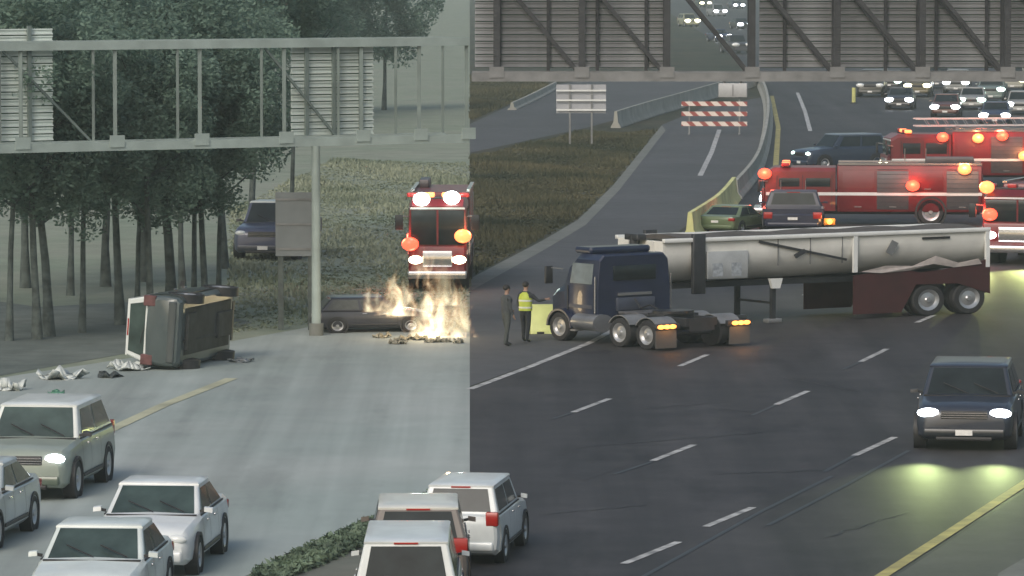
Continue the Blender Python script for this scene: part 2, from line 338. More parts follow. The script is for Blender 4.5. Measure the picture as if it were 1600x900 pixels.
        if detail > 1:
            for f in (.42, .60): MB().box(X(f)-.09, X(f)+.09, *sorted((s*(w*.985), s*(w+.012))), bz-.16, bz-.125, .006).build('door_handle', CHROME, t)
            for f in (.335, .535, .70):
                sp_ = [(y+.004, z) for _, y, z in sec(X(f), zlo, bz, w)[1:5]]; gb = MB()
                for (y0_, z0_), (y1_, z1_) in zip(sp_, sp_[1:]): gb.quad((X(f)-.007, s*y0_, z0_), (X(f)+.007, s*y0_, z0_), (X(f)+.007, s*y1_, z1_), (X(f)-.007, s*y1_, z1_))
                gb.build('door_gap', BLACK, t)
            MB().box(X(.30), X(.70), *sorted((s*w*.985, s*(w+.012))), zlo+.13, zlo+.20, .004).build('side_moulding', BLACK, t)
            MB().bar((X(fb)+.1, s*(bw+.012), bz-.015), (X(fc)-.08, s*(bw*.975+.012), bz-.03), .02, .03).build('window_trim', BLACK, t)
            MB().box(nose-.10, nose-.02, *sorted((s*w*.50, s*w*.68)), zlo+.12, zlo+.21, .01).build('fog_lamp', HEAD_OFF, t)
    gr = MB()
    gr.box(nose-.10, nose+.022, -w*.46, w*.46, nz-.06, nz+.11, .015); g = gr.build('grille', BLACK, t)
    if detail > 1:
        for i in range(3): MB().box(nose-.02, nose+.030, -w*.45, w*.45, nz-.04+i*.05, nz-.025+i*.05).build('grille_bar', CHROME, g)
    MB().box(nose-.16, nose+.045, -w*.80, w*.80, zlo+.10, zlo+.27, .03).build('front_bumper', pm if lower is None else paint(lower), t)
    MB().box(nose-.10, nose+.05, -w*.55, w*.55, zlo+.02, zlo+.095, .01).build('air_intake', BLACK, t)
    MB().box(X(0)-.045, X(0)+.16, -w*.84, w*.84, zlo+.12, zlo+.30, .03).build('rear_bumper', pm if lower is None else paint(lower), t)
    if plate:
        MB().box(nose+.046, nose+.056, -.16, .16, zlo+.13, zlo+.25).build('licence_plate', PLATE, t)
        MB().box(X(0)-.03, X(0)-.018 if False else X(0)+.02, -.16, .16, zlo+.42, zlo+.54).build('licence_plate', PLATE, t)
    if beam:
        for s in (-1, 1): lamp(t, 'SPOT', (nose+.15, s*w*.70, nz+.05), beam[0], beam[1], (1, 0, -beam[2]), beam[3])
    return t
def face(rz_deg): return R(rz_deg)
TOWARD = -math.pi/2-ROAD        # heading of traffic that comes down the road to the camera
AWAY = math.pi/2-ROAD
# ------------------------------------------------------------------ the overhead truss gantries
def gantry(name, label, A, B, z0, z1, deep, stations, mc, mb, chord, brace, posts, mirror=False, faces=(0, 1), diag=True):
    """box truss from A to B (xy), parts: four chords, verticals, diagonals, cross struts, posts"""
    A, B = Vector((A[0], A[1], 0)), Vector((B[0], B[1], 0)); d = (B-A); ln = d.length; ax = d/ln; nv = Vector((-ax.y, ax.x, 0))
    t = thing(name, label, 'sign gantry', A, 0)
    pt = lambda s, k, z: ax*s+nv*k+Vector((0, 0, z))
    for k in (0, deep):
        for z in (z0, z1): MB().bar(pt(0, k, z), pt(ln, k, z), chord, chord*1.15).build('chord', mc, t)
        for i, s in enumerate(stations):
            MB().bar(pt(s, k, z0+chord/2), pt(s, k, z1-chord/2), brace*(1.5 if k == 0 else 1.1), brace).build('vertical_strut', mb, t)
            if i+1 < len(stations) and (diag or k > 0 and i % 3 == 2):
                s2 = stations[i+1]; zz = (z0+.1, z1-.1) if mirror else (z1-.1, z0+.1)
                MB().bar(pt(s+.08, k+.02, zz[0]), pt(s2-.08, k+.02, zz[1]), brace, brace*.9).build('diagonal_brace', mb, t)
            if k == 0:
                MB().box(-.22, .22, -.015, .015, -.16, .16).build('gusset_plate', mc, t, loc=pt(s, -.02-chord/2, z0+.14)).rotation_euler = (0, 0, math.atan2(ax.y, ax.x))
    for s in stations:
        for z in (z0, z1): MB().bar(pt(s, chord/2, z), pt(s, deep-chord/2, z), brace*.8).build('cross_strut', mb, t)
    for s, r_ in posts:
        for k in [deep*q for q in faces]:
            MB().tube([pt(s, k, 0), pt(s, k, z1+.3 if len(faces) > 1 else z0)], [r_*1.1, r_], 14).build('post', mc, t)
            MB().tube([pt(s, k, 0), pt(s, k, .35)], [r_*1.7, r_*1.7], 14).build('footing', M_GUT, t)
    return t, pt, ln, ax
def plank_sign(name, label, base, ang, x0, x1, z0, z1, ph, m, rail_m, nrail=3):
    t = thing(name, label, 'sign', base, ang, None)
    z = z0; me = None; n = int(round((z1-z0)/ph))
    for i in range(n):
        if me is None:
            b = MB(); b.box(x0, x1, 0, .035, .02, ph-.012); b.box(x0, x1, -.045, 0, .02, .06); b.box(x0, x1, -.03, 0, ph-.05, ph-.012); me = b.mesh('plank', m, 0)
        link('plank', me, t, (0, 0, z0+i*ph))
    MB().box(x0+.01, x1-.01, .036, .05, z0, z1).build('sign_face', mat('green_sign_face', (.03, .12, .06), .5, .1, 2), t)
    for i in range(nrail):
        x = x0+(x1-x0)*(i+.5)/nrail; MB().box(x-.05, x+.05, -.14, -.046, z0-.1, z1+.1).build('mounting_rail', rail_m, t)
    return t
# right-hand gantry: a long cantilever whose masts stand outside the picture
gy = P(1100, 480).y; zc = D(1100, 120, gy).z
gx = lambda x: D(x, 120, gy).x
M_PLANK = mat('aluminium_plank', (.20, .21, .225), .5, .3, .8, .05, .25)
gR, ptR, lnR, axR = gantry('sign_gantry', 'dark steel box-truss gantry over the asphalt road with ribbed sign backs', (gx(737), gy), (gx(1730), gy), zc, zc+3.1, 1.5, [gx(776+133*i)-gx(737) for i in range(8)], STEEL, STEEL_D, .24, .13, [(gx(1690)-gx(737), .3)])
def sign_at(name, label, xa, xb, ya, yb, dist, ph, m, rail_m, nrail=3):
    a = D(xa, ya, dist); b = D(xb, yb, dist); c = Vector(((a.x+b.x)/2, dist, 0))
    return plank_sign(name, label, c, 0, a.x-c.x, b.x-c.x, a.z, b.z, ph, m, rail_m, nrail)

sign_at('highway_sign', 'ribbed grey highway sign back on the dark truss above the grass verge', 742, 1048, 106, -45, gy+1.7, .2, M_PLANK, STEEL_D, 4)
sign_at('highway_sign', 'long ribbed grey highway sign back on the dark truss above the fire engines', 1186, 1660, 106, -45, gy+1.7, .2, M_PLANK, STEEL_D, 6)
lc = thing('lane_control_box', 'small pale grey box sign hanging under the dark truss gantry', 'sign', (gx(1145), gy, zc-.13))
MB().box(-.43, .43, -.12, .12, -.48, -.06, .02).build('housing', mat('pale_grey_housing', (.42, .43, .44), .6, .1, 3), lc)
for s in (-1, 1): MB().box(s*.25-.03, s*.25+.03, -.03, .03, -.062, .0).build('bracket', STEEL, lc)
MB().box(-.008, .008, -.128, -.121, -.44, -.10).build('door_gap', STEEL_D, lc)
# left-hand gantry: haze painted in as pale green, farther at its right end
pa, pb = P(-260, 566), P(SEAM-3, 520)
zl0 = D(300, 227, (pa.y+pb.y)/2).z; zl1 = D(300, 70, (pa.y+pb.y)/2).z
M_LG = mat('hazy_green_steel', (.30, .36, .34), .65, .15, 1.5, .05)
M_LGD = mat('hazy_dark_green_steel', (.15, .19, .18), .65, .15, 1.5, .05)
lnl = (Vector((pb.x, pb.y))-Vector((pa.x, pa.y))).length
fx_ = lambda x: (x+260)/(SEAM-3+260)*lnl
gL, ptL, lnL, axL = gantry('sign_gantry', 'truss gantry, haze painted in as pale green, on a round post in front of the trees', (pa.x, pa.y), (pb.x, pb.y), zl0, zl1, 1.3, [fx_(v) for v in (-250, -110, 20, 164, 296, 430, 555, 650, 729)], M_LG, M_LGD, .2, .07, [(fx_(518), .12), (fx_(-200), .12)], faces=(1,), diag=False)
M_LPL = mat('pale_aluminium_plank', (.55, .62, .59), .55, .2, .8, .05)
ang = math.atan2(axL.y, axL.x)
def sign_left(xa, xb, z0, z1, label, nr):
    s0, s1 = fx_(xa), fx_(xb); c = gL.location+ptL((s0+s1)/2, 1.5, 0)
    return plank_sign('highway_sign', label, c, ang, -(s1-s0)/2, (s1-s0)/2, z0, z1, .19, M_LPL, M_LGD, nr)
sign_left(-120, 106, zl0+.12, zl1+.42, 'pale ribbed sign back on the green gantry among the tree crowns', 3)
sign_left(484, 618, zl0+.10, zl1+.0, 'narrow pale ribbed sign back on the green gantry beside its round post', 3)
# ------------------------------------------------------------------ trees of the hazy roadside stand
M_LEAF = mat('dull_green_leaves', (.15, .235, .185), .75, .2, .9, c2=(.19, .28, .22))  # leaf tone raised to carry the haze over the stand
def translucent(m, k):
    n = m.node_tree; b = n.nodes['Principled BSDF']; tl_ = n.nodes.new('ShaderNodeBsdfTranslucent'); mx = n.nodes.new('ShaderNodeMixShader'); mx.inputs[0].default_value = k
    n.links.new(b.inputs['Base Color'].links[0].from_socket, tl_.inputs[0]); n.links.new(b.outputs[0], mx.inputs[1]); n.links.new(tl_.outputs[0], mx.inputs[2]); n.links.new(mx.outputs[0], n.nodes['Material Output'].inputs[0])
translucent(M_LEAF, .45)
M_BARK = mat('grey_bark', (.085, .105, .098), .9, .45, 3, .8)
def crown_mesh(seed, rx, rz, n, leaf):
    rnd = random.Random(seed); b = MB(); cl = []
    for i in range(46):
        th = rnd.uniform(0, 2*math.pi); u = rnd.uniform(-1, 1); rr = rnd.uniform(.35, 1)**.6
        q = math.sqrt(1-u*u); cl.append((Vector((rx*rr*q*math.cos(th), rx*rr*q*math.sin(th), rz*rr*u)), rnd.uniform(.45, .95)))
    for i in range(n):
        c, r = cl[i % len(cl)]
        v = Vector((rnd.gauss(0, 1), rnd.gauss(0, 1), rnd.gauss(0, .8))).normalized()*r*rnd.uniform(.25, 1)**.5+c
        a = Vector((rnd.gauss(0, 1), rnd.gauss(0, 1), rnd.gauss(0, .6))).normalized(); w = a.cross(Vector((rnd.gauss(0, 1), rnd.gauss(0, 1), rnd.gauss(0, 1)))).normalized()
        l = leaf*rnd.uniform(.7, 1.4); b.poly([v-a*l, v+w*l*.45, v+a*l, v-w*l*.45])
    return b.mesh('crown', M_LEAF, 0)
CROWNS = [crown_mesh(k, 2.3, 3.0, 17000, .075) for k in range(4)]
def trunk_mesh(seed, h, r):
    rnd = random.Random(seed); b = MB(); pts = [Vector((0, 0, -.05))]; lx, ly = rnd.uniform(-.05, .05), rnd.uniform(-.03, .03)
    for i in range(1, 7): pts.append(Vector((lx*h*i/6+rnd.uniform(-.05, .05), ly*h*i/6, h*i/6)))
    b.tube(pts, [r*1.45]+[r*(1-.1*i) for i in range(1, 7)], 9)
    for i in range(7):
        p = pts[3+i % 4]; th = rnd.uniform(0, 2*math.pi); q = p+Vector((math.cos(th)*1.5, math.sin(th)*1.5, rnd.uniform(.7, 1.6)))
        b.tube([p, (p+q)/2+Vector((0, 0, -.12)), q], [r*.45, r*.3, r*.1], 6)
    return b.mesh('trunk', M_BARK, 50)
TRUNKS = [trunk_mesh(k, 7.0, .09+.035*(k % 3)) for k in range(5)]
LEAN = {2: 'slender', 1: 'stout', 0: 'thin'}
def tree(px, py, k, label, crown_z=6.6, sc=1.0, rz=0.0, group='trees of the dark roadside stand'):
    t = thing('tree', label, 'tree', P(px, py), rz, group); t.scale = (sc,)*3
    link('trunk', TRUNKS[k % 5], t); link('crown', CROWNS[k % 4], t, (0, 0, crown_z)); return t
front = [(14, 533), (58, 531), (76, 526), (128, 520), (188, 508), (214, 500), (236, 516), (268, 498), (302, 494), (322, 500), (341, 489)]
for i, (x, y) in enumerate(front):
    tree(x, y, i, ('thin', 'straight', 'stout')[i % 5 % 3]+'-trunked tree with dark crown in the front row behind the green gantry', 6.5+.5*math.sin(i*2.1), .98+.08*math.cos(i*1.7), i*1.3)
for i, (x, y) in enumerate([(-70, 500), (-20, 470), (40, 450), (110, 462), (165, 448), (225, 440), (285, 452), (390, 395), (455, 380), (350, 420)]):
    tree(x, y, i+2, ('thin', 'straight', 'stout')[(i+2) % 5 % 3]+'-trunked tree in the back row, seen between the front trunks', 7.4 if x < 300 else 8.8, 1.1, i*2.2, 'back row of the dark roadside stand')
for i, (x, y) in enumerate([(470, 182), (535, 176), (600, 172), (420, 190), (360, 200), (300, 205), (240, 205), (180, 210), (120, 205), (60, 200), (0, 205)]):
    tree(x, y, i+1, 'distant broad dull green tree showing over the green gantry', 5.2, 1.5, i*1.9, 'distant trees behind the green gantry')
# ------------------------------------------------------------------ hazy side: crash, sign board, fire, traffic
def at(px, py): return P(px, py)
# overturned white SUV lying on its side
def tip(t, axis_roll, extra=None):
    t.rotation_mode = 'XYZ'
w_ = KIND['suv'][1]
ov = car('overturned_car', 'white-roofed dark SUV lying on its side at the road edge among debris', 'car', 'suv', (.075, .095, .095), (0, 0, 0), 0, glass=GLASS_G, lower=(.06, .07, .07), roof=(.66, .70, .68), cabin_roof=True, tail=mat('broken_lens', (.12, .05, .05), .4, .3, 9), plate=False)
und = MB()
und.box(-1.9, 1.9, -.62, .62, .20, .30, .02); und.tube([(-2.0, .25, .24), (1.2, .25, .22), (1.6, .1, .22)], .05, 8); und.box(-1.9, -1.2, -.5, .5, .14, .24, .03)
und.tube([(-1.48, -.75, .36), (-1.48, .75, .36)], .06, 8); und.tube([(1.48, -.75, .36), (1.48, .75, .36)], .05, 8); und.box(.7, 1.9, -.35, .35, .14, .32, .04)
und.build('underbody', mat('grimy_underbody', (.028, .03, .03), .8, .5, 3), ov)
p = at(292, 580)
yaw = math.pi/2-R(15)
M = Matrix.Translation((p.x+.62, p.y+2.1, .955)) @ Matrix.Rotation(yaw, 4, 'Z') @ Matrix.Rotation(-math.pi/2+R(4), 4, 'X')
ov.matrix_world = M
ov.scale = (.95, .98, 1.05)
# debris
M_SCRAP = mat('crumpled_white_panel', (.52, .56, .54), .5, .15, 3, coat=.2)
def scrap(px, py, sx, sy, h, label, m=M_SCRAP, seed=0, name='torn_panel', cat='debris'):
    rnd = random.Random(seed); b = MB(); n = 6
    g = [[Vector((sx*(i/n-.5)+rnd.uniform(-.04, .04), sy*(j/n-.5)+rnd.uniform(-.04, .04), .02+h*max(0, math.sin(i*1.3+seed)*math.cos(j*.9)+rnd.uniform(0, .6))*.6)) for j in range(n+1)] for i in range(n+1)]
    for i in range(n):
        for j in range(n): b.quad(g[i][j], g[i+1][j], g[i+1][j+1], g[i][j+1])
    o = b.build(name, m, None, 60, P(px, py)); sol = o.modifiers.new('thickness', 'SOLIDIFY'); sol.thickness = .02
    o.rotation_euler = (0, 0, seed*.7)
    return tag(o, label, cat, 'wreckage strewn along the road edge')
scrap(96, 592, 1.05, .9, .36, 'long crumpled white body panel lying on the road edge', seed=1)
scrap(14, 610, .6, .7, .34, 'small bent white panel lying apart from the long crumpled one', seed=2)
scrap(200, 578, 1.0, .8, .28, 'flat torn white panel lying beside the overturned SUV', seed=3)
scrap(172, 590, .45, .6, .18, 'dark torn rubber trim between the white panels', mat('dark_scrap', (.05, .06, .06), .7, .2, 4), 4)
scrap(90, 618, .30, .5, .16, 'small green plastic fragment on the road edge', mat('green_scrap', (.08, .22, .15), .5, .2, 4), 5)
scrap(378, 566, .55, .5, .14, 'grey torn scrap lying just past the overturned SUV', mat('grey_scrap', (.2, .22, .23), .6, .2, 4), 6)
# temporary sign board on two wooden posts
tb = P(462, 516)
sb = thing('board_sign', 'grey sheet board on two dark wooden posts beside the gantry post', 'sign', tb)
MB().box(-.56, .56, -.02, .02, 2.1, 3.9).build('panel', mat('grey_sheet', (.17, .19, .20), .6, .12, 1.5), sb)
for x in (-.42, .42):
    MB().box(x-.075, x+.075, .021, .13, 0, 3.75).build('post', mat('dark_wood', (.07, .085, .08), .8, .3, 6, .3), sb)
for z in (2.3, 3.0, 3.7): MB().box(-.56, .56, -.045, -.021, z-.03, z+.03).build('stiffener', STEEL, sb)
# dark pickup beyond the board
car('parked_pickup', 'dark blue pickup with white roof standing on the grass behind the board sign', 'pickup', 'pickup', (.07, .08, .13), P(428, 408)+Vector((0, 2.6, 0)), R(-98), roof=(.55, .6, .58), scale=(1, 1.12, 1.05), lower=(.05, .055, .07))
# wrecked dark car beside the fire
wk = car('wrecked_car', 'dark burnt hatchback side-on on the pale road beside the flames', 'car', 'hatch', (.030, .031, .040), P(578, 520)+Vector((0, .8, 0)), R(8), scale=(.80, 1, .66), glass=mat('smoked_glass', (.05, .055, .05), .4, .3, 4), lower=(.04, .04, .045))
MB().loft([[(-.9, -.5, .95), (.2, -.5, .98), (.2, .5, .98), (-.9, .5, .95)], [(-.8, -.35, 1.25), (-.1, -.3, 1.7), (.0, .4, 1.62), (-.75, .3, 1.3)]]).build('buckled_sheet', mat('buckled_grey_metal', (.22, .25, .24), .5, .3, 5), wk)
# fire
def flame_volume(name, w, h, seed, gain):
    m = bpy.data.materials.new(name); m.use_nodes = True; n = m.node_tree; L = n.links; n.nodes.remove(n.nodes['Principled BSDF'])
    def math_(op, *v):
        x = n.nodes.new('ShaderNodeMath'); x.operation = op
        for i, q in enumerate(v):
            if isinstance(q, (int, float)): x.inputs[i].default_value = q
            else: L.new(q, x.inputs[i])
        return x.outputs[0]
    tc = n.nodes.new('ShaderNodeTexCoord'); sp = n.nodes.new('ShaderNodeSeparateXYZ'); L.new(tc.outputs['Object'], sp.inputs[0])
    mp = n.nodes.new('ShaderNodeMapping'); mp.inputs['Scale'].default_value = (1, 1, .55); mp.inputs['Location'].default_value = (seed, seed*.7, seed*1.3); L.new(tc.outputs['Object'], mp.inputs[0])
    no = n.nodes.new('ShaderNodeTexNoise'); no.inputs['Scale'].default_value = 2.6; no.inputs['Detail'].default_value = 3; no.inputs['Distortion'].default_value = 1.2; L.new(mp.outputs[0], no.inputs['Vector'])
    rad = math_('ADD', math_('POWER', math_('ABSOLUTE', math_('DIVIDE', sp.outputs[0], w)), 2.0), math_('POWER', math_('ABSOLUTE', math_('DIVIDE', sp.outputs[1], .5)), 2.0))
    k = math_('SUBTRACT', math_('SUBTRACT', math_('ADD', math_('MULTIPLY', math_('SUBTRACT', no.outputs[0], .5), 5.0), .75), rad), math_('POWER', math_('MAXIMUM', math_('DIVIDE', sp.outputs[2], h), 0.0), 1.3))
    k = math_('MINIMUM', math_('MAXIMUM', k, 0.0), 1.0)
    rp = n.nodes.new('ShaderNodeValToRGB'); rp.color_ramp.elements[0].color = (.85, .32, .10, 1); rp.color_ramp.elements[1].color = (1, .90, .58, 1); rp.color_ramp.elements[1].position = .75; L.new(k, rp.inputs[0])
    em = n.nodes.new('ShaderNodeEmission'); L.new(rp.outputs[0], em.inputs[0]); L.new(math_('MULTIPLY', k, gain), em.inputs[1])
    L.new(em.outputs[0], n.nodes['Material Output'].inputs['Volume']); return m
rnd = random.Random(5)
fr_ = thing('fire', 'pale yellow flames bursting over the wreck in front of the fire engine', 'fire', P(668, 528))
for (fx0, fw_, fh_, fz_, sd_, gn_) in ((.05, .60, 1.75, .02, 1.0, 4.2), (-.80, .55, 1.3, .62, 4.0, 3.0), (.85, .48, 1.2, .02, 7.0, 3.4), (-1.45, .4, .9, .72, 9.0, 2.2), (.45, .5, 1.1, .9, 12.0, 1.8)):
    MB().loft([[(1.5*fw_*k_*math.cos(2*math.pi*i/14), .7*k_*math.sin(2*math.pi*i/14), z) for i in range(14)] for z, k_ in ((0, .9), (fh_*.5, 1.0), (fh_*1.1, .9), (fh_*1.5, .5))]).build('flame', flame_volume('flame_glow_%d' % int(sd_), fw_, fh_, sd_, gn_), fr_, 60, (fx0, 0, fz_))
lamp(fr_, 'POINT', (0, -.7, 1.0), 90, (1, .72, .38), rad=.4)
for i in range(9):
    x, y = rnd.uniform(-1.3, 1.0), rnd.uniform(-.4, .2)
    scrap(668+x*56, 528+rnd.uniform(-4, 10), rnd.uniform(.2, .5), .35, .16, 'charred pale fragment scattered under the flames', mat('charred_pale_scrap', (.26, .24, .18), .7, .4, 5), 20+i, 'wreck_fragment')
# ------------------------------------------------------------------ fire engines
M_RED = mat('fire_engine_red', (.15, .010, .014), .4, .2, 1.2, coat=.25)
M_SHUT = mat('shutter_alloy', (.10, .09, .095), .45, .15, 2, .05, .4)
def fire_engine(label, loc, rz, L=8.6, W=2.5, H=2.75, lights=None, beam=None, group=None, ladder=True, beacons=(), roofw=True):
    t = thing('fire_engine', label, 'fire engine', loc, rz, group); w = W/2; x0, x1 = -L/2, L/2; cl = 2.9
    MB().box(x0+.1, x1-.15, -w*.8, w*.8, .42, .72, .03).build('chassis', STEEL_D, t)
    cb = MB(); xc = x1-cl
    sec = lambda x, zt, k: [(x, -w*k, .55), (x, w*k, .55), (x, w*k, 1.45), (x, w*k*.97, zt-.15), (x, w*k*.88, zt), (x, -w*k*.88, zt), (x, -w*k*.97, zt-.15), (x, -w*k, 1.45)]
    cb.loft([sec(xc, H-.22, 1), (sec(xc+cl-.55, H-.22, 1)), sec(x1-.22, H-.36, .99), sec(x1-.04, 1.55, .97), sec(x1, 1.4, .95)] if False else [sec(xc, H-.22, 1), sec(x1-.5, H-.22, 1), sec(x1-.16, H-.42, .98)])
    cb.build('cab', M_RED, t, 30)
    MB().box(x1-.17, x1-.02, -w*.96, w*.96, .6, 1.42, .05).build('nose_panel', M_RED, t)
    MB().box(x1-.165, x1-.12, -w*.90, w*.90, 1.47, H-.55, .01).build('windshield', GLASS, t)
    MB().box(x1-.118, x1-.10, -.03, .03, 1.46, H-.54).build('screen_pillar', M_RED, t)
    MB().box(x1-.02, x1+.02, -w*.5, w*.5, .78, 1.28, .01).build('grille', CHROME, t)
    MB().box(x1-.1, x1+.30, -w, w, .42, .66, .04).build('front_bumper', CHROME, t)
    MB().box(x1-.165, x1-.135, -w*.93, w*.93, H-.52, H-.46).build('brow_strip', WHITE_P, t)
    hm = {None: HEAD_OFF, 'white': HEAD_ON, 'warm': HEAD_WARM, 'green': HEAD_GREEN}[lights]
    for s in (-1, 1):
        MB().ball((x1+.0, s*w*.74, 1.0), .15, .45, 1.5, .9, 12, 6).build('headlight', hm, t)
        MB().bar((x1-.25, s*w, H-.75), (x1+.1, s*(w+.28), H-.7), .04).build('mirror_arm', STEEL, t)
        MB().box(x1+.04, x1+.12, *sorted((s*(w+.15), s*(w+.40))), H-1.15, H-.68, .02).build('mirror', BLACK, t)
        for a, b in ((xc+.2, xc+1.15), (xc+1.4, x1-.7)): MB().box(a, b, *sorted((s*(w-.02), s*(w+.012))), 1.5, H-.62, .005).build('side_window', GLASS, t)
        for a in (xc+.14, xc+1.28, x1-.62): MB().box(a-.01, a+.01, *sorted((s*(w-.02), s*(w+.006))), .7, H-.5).build('door_gap', BLACK, t)
        for a in (xc+1.16, x1-.78): MB().tube([(a, s*(w+.05), 1.1), (a, s*(w+.05), 1.75)], .02, 6).build('grab_rail', CHROME, t)
        MB().box(x0+.02, x1-.2, *sorted((s*(w-.01), s*(w+.016))), 1.16, 1.28).build('stripe', WHITE_P, t)
        MB().box(x0+.02, xc-.1, *sorted((s*(w*.9), s*(w+.03))), H-.10, H-.03).build('top_rail', CHROME, t)
        n = 4; bw = (xc-.2-(x0+.1))/n
        for i in range(n):
            a = x0+.1+i*bw
            wheelbay = i == 1
            d = MB().box(a+.06, a+bw-.06, *sorted((s*(w-.02), s*(w+.014))), 1.34 if wheelbay else .62 if i != 1 else 1.3, H-.34, .005).build('shutter_door' if i % 2 == 0 else 'locker_door', M_SHUT if i % 2 == 0 else M_RED, t)
            if i % 2 == 0:
                for k in range(9): MB().box(a+.07, a+bw-.07, *sorted((s*(w+.012), s*(w+.020))), .72+k*.18, .735+k*.18).build('slat_groove', STEEL_D, d)
            MB().box(a+bw*.4, a+bw*.6, *sorted((s*(w+.01), s*(w+.035))), 1.40 if wheelbay else .70, 1.43 if wheelbay else .73).build('handle', CHROME, d)
    MB().box(x0, xc-.06, -w, w, .52, H-.12, .05).build('equipment_body', M_RED, t)
    MB().box(x0-.03, x0-.002, -w*.8, w*.8, .9, H-.5, .005).build('rear_door', M_SHUT, t)
    for s in (-1, 1): MB().box(x0-.05, x0, *sorted((s*w*.83, s*w*.97)), .8, 1.5, .01).build('taillight', BEACON_R if 'tail' in beacons else TAIL, t)
    for x in (x1-1.55, x0+2.0):
        for s in (-1, 1):
            MB().lathe_y([(s*(w-.4), .62), (s*(w+.018), .62), (s*(w+.018), .54), (s*(w-.4), .54)], x, .52, 22).build('wheel_arch', BLACK, t); wheel(t, x, s*(w-.16), .52, .32, s)
    MB().box(x1-1.15, x1-.75, -w*.75, w*.75, H-.22, H-.17, .01).build('light_bar_base', BLACK, t)
    for i in range(4):
        y = (-.56+i*.373)*W*.8; on = ('bar%d' % i) in beacons
        MB().box(x1-1.1, x1-.8, y-.16, y+.16, H-.169, H-.03, .03).build('beacon', BEACON_O if on else mat('red_dome', (.4, .03, .03), .2, .1, 5), t)
    for nm, pos in [b for b in beacons if isinstance(b, tuple)]:
        MB().ball(pos, .27, 1, 1, .8, 12, 7).build('beacon', {'r': BEACON_R, 'o': BEACON_O, 'w': HEAD_GREEN}[nm], t)
        lamp(t, 'POINT', (pos[0], pos[1]*1.25, pos[2]+.1), 80, {'r': (1, .12, .06), 'o': (1, .35, .12), 'w': (.8, 1, .9)}[nm], rad=.2)
    if ladder:
        ld = MB()
        for s in (-1, 1):
            for z in (0, .32): ld.bar((x0-.4, s*.38, H+.16+z), (x1-1.4, s*.38, H+.12+z), .06)
        lo = ld.build('ladder', mat('white_ladder', (.55, .53, .52), .5, .1, 3), t)
        for i in range(18):
            x = x0-.2+i*(L-1.4)/18
            MB().bar((x, -.38, H+.155), (x, .38, H+.155), .035).build('rung', RIM, lo)
            for s in (-1, 1): MB().bar((x, s*.38, H+.16), (x+.2, s*.38, H+.46), .025).build('ladder_web', RIM, lo)
        for x in (x0+.8, xc-.4): MB().box(x-.08, x+.08, -.5, .5, H-.13, H+.13).build('ladder_rest', STEEL, t)
    MB().box(x0+.3, x0+2.2, -w*.85, -w*.5, H-.13, H+.14, .03).build('hose_box', M_SHUT, t)
    if beam:
        for s in (-1, 1): lamp(t, 'SPOT', (x1+.25, s*w*.74, 1.0), beam[0], beam[1], (1, 0, -beam[2]), beam[3])
    return t
fire_engine('red fire engine facing the camera behind the flames, on the grass', P(687, 456)+Vector((0, 4.2, 0)), R(-91), 8.2, 1.85, 3.1, 'warm', ladder=False, beacons=('bar1', 'bar2', ('o', (4.15, .80, 1.75)), ('r', (4.15, -.85, 1.5)), ('w', (4.0, -.5, 2.9)), ('w', (4.0, .45, 2.95))))
fire_engine('red fire engine parked crosswise right behind the white dump trailer', P(1365, 352)+Vector((0, 1.25, 0)), R(176), 8.6, 2.5, 2.45, 'white', beacons=('bar0', 'bar2', ('r', (4.15, 1.3, 2.0)), ('r', (-1.6, 1.33, 1.55)), ('o', (-3.6, 1.3, 2.2))), ladder=False)
fire_engine('red ladder fire engine in the rear, its white ladder above the nearer engine', P(1545, 292)+Vector((0, 1.3, 0)), R(184), 9.4, 2.5, 2.6, 'warm', beacons=('bar1', 'bar3', ('r', (2.2, 1.3, 2.25)), ('o', (.6, 1.35, 2.2)), ('o', (-1.5, 1.35, 1.4)), ('r', (-.5, 1.35, 2.3))))
fire_engine('dark red fire engine standing past the tail of the dump trailer, one headlamp lit', P(1588, 414)+Vector((1.3, 3.6, 0)), R(250), 7.6, 2.5, 2.75, 'white', beam=(3600, (.90, 1, .36), .12, 36), ladder=False, beacons=(('o', (3.6, -1.1, 2.62)), ('r', (3.75, -.95, 1.7))))
# ------------------------------------------------------------------ hazy side traffic
car('moving_car', 'white SUV with dark green lower front on the pale road', 'car', 'suv', (.27, .31, .27), P(52, 784)+Vector((0, 2.35, 0)), R(-97), glass=GLASS_G, roof=(.70, .73, .70), cabin_roof=True, lights='white', lower=(.10, .13, .10), scale=(1, 1.05, 1), lamp_scale=1.15)
car('moving_car', 'pale grey car cut by the picture edge, only its front corner showing', 'car', 'sedan', (.42, .46, .46), P(-72, 866)+Vector((0, 2.3, 0)), R(-97), glass=GLASS_G)
car('moving_car', 'white sedan with dark grille and green-grey windscreen on the pale road', 'car', 'sedan', (.66, .69, .69), P(236, 906)+Vector((0, 2.4, 0)), R(-95), glass=GLASS_G, plate=False)
car('moving_car', 'white car showing only its roof and windscreen in front of the white sedan', 'car', 'sedan', (.62, .68, .66), P(140, 985)+Vector((0, 2.3, 0)), R(-94), glass=GLASS_G)
car('moving_car', 'white van with a wide dark rear window beside the brown median', 'car', 'van', (.62, .66, .66), P(634, 1007)+Vector((0, 2.35, 0)), R(90), glass=GLASS, scale=(.94, .86, .82))
car('moving_car', 'brownish grey SUV with pale roof between the white van and the white SUV', 'car', 'suv', (.16, .14, .125), P(650, 941)+Vector((0, 2.15, 0)), R(91), scale=(.88, .90, .88), roof=(.66, .66, .6), glass=GLASS)
car('moving_car', 'white SUV with dark side windows driving away at the start of the asphalt', 'car', 'suv', (.62, .66, .66), P(740, 887)+Vector((0, 2.2, 0)), R(82), scale=(.86, .78, .80), glass=GLASS)
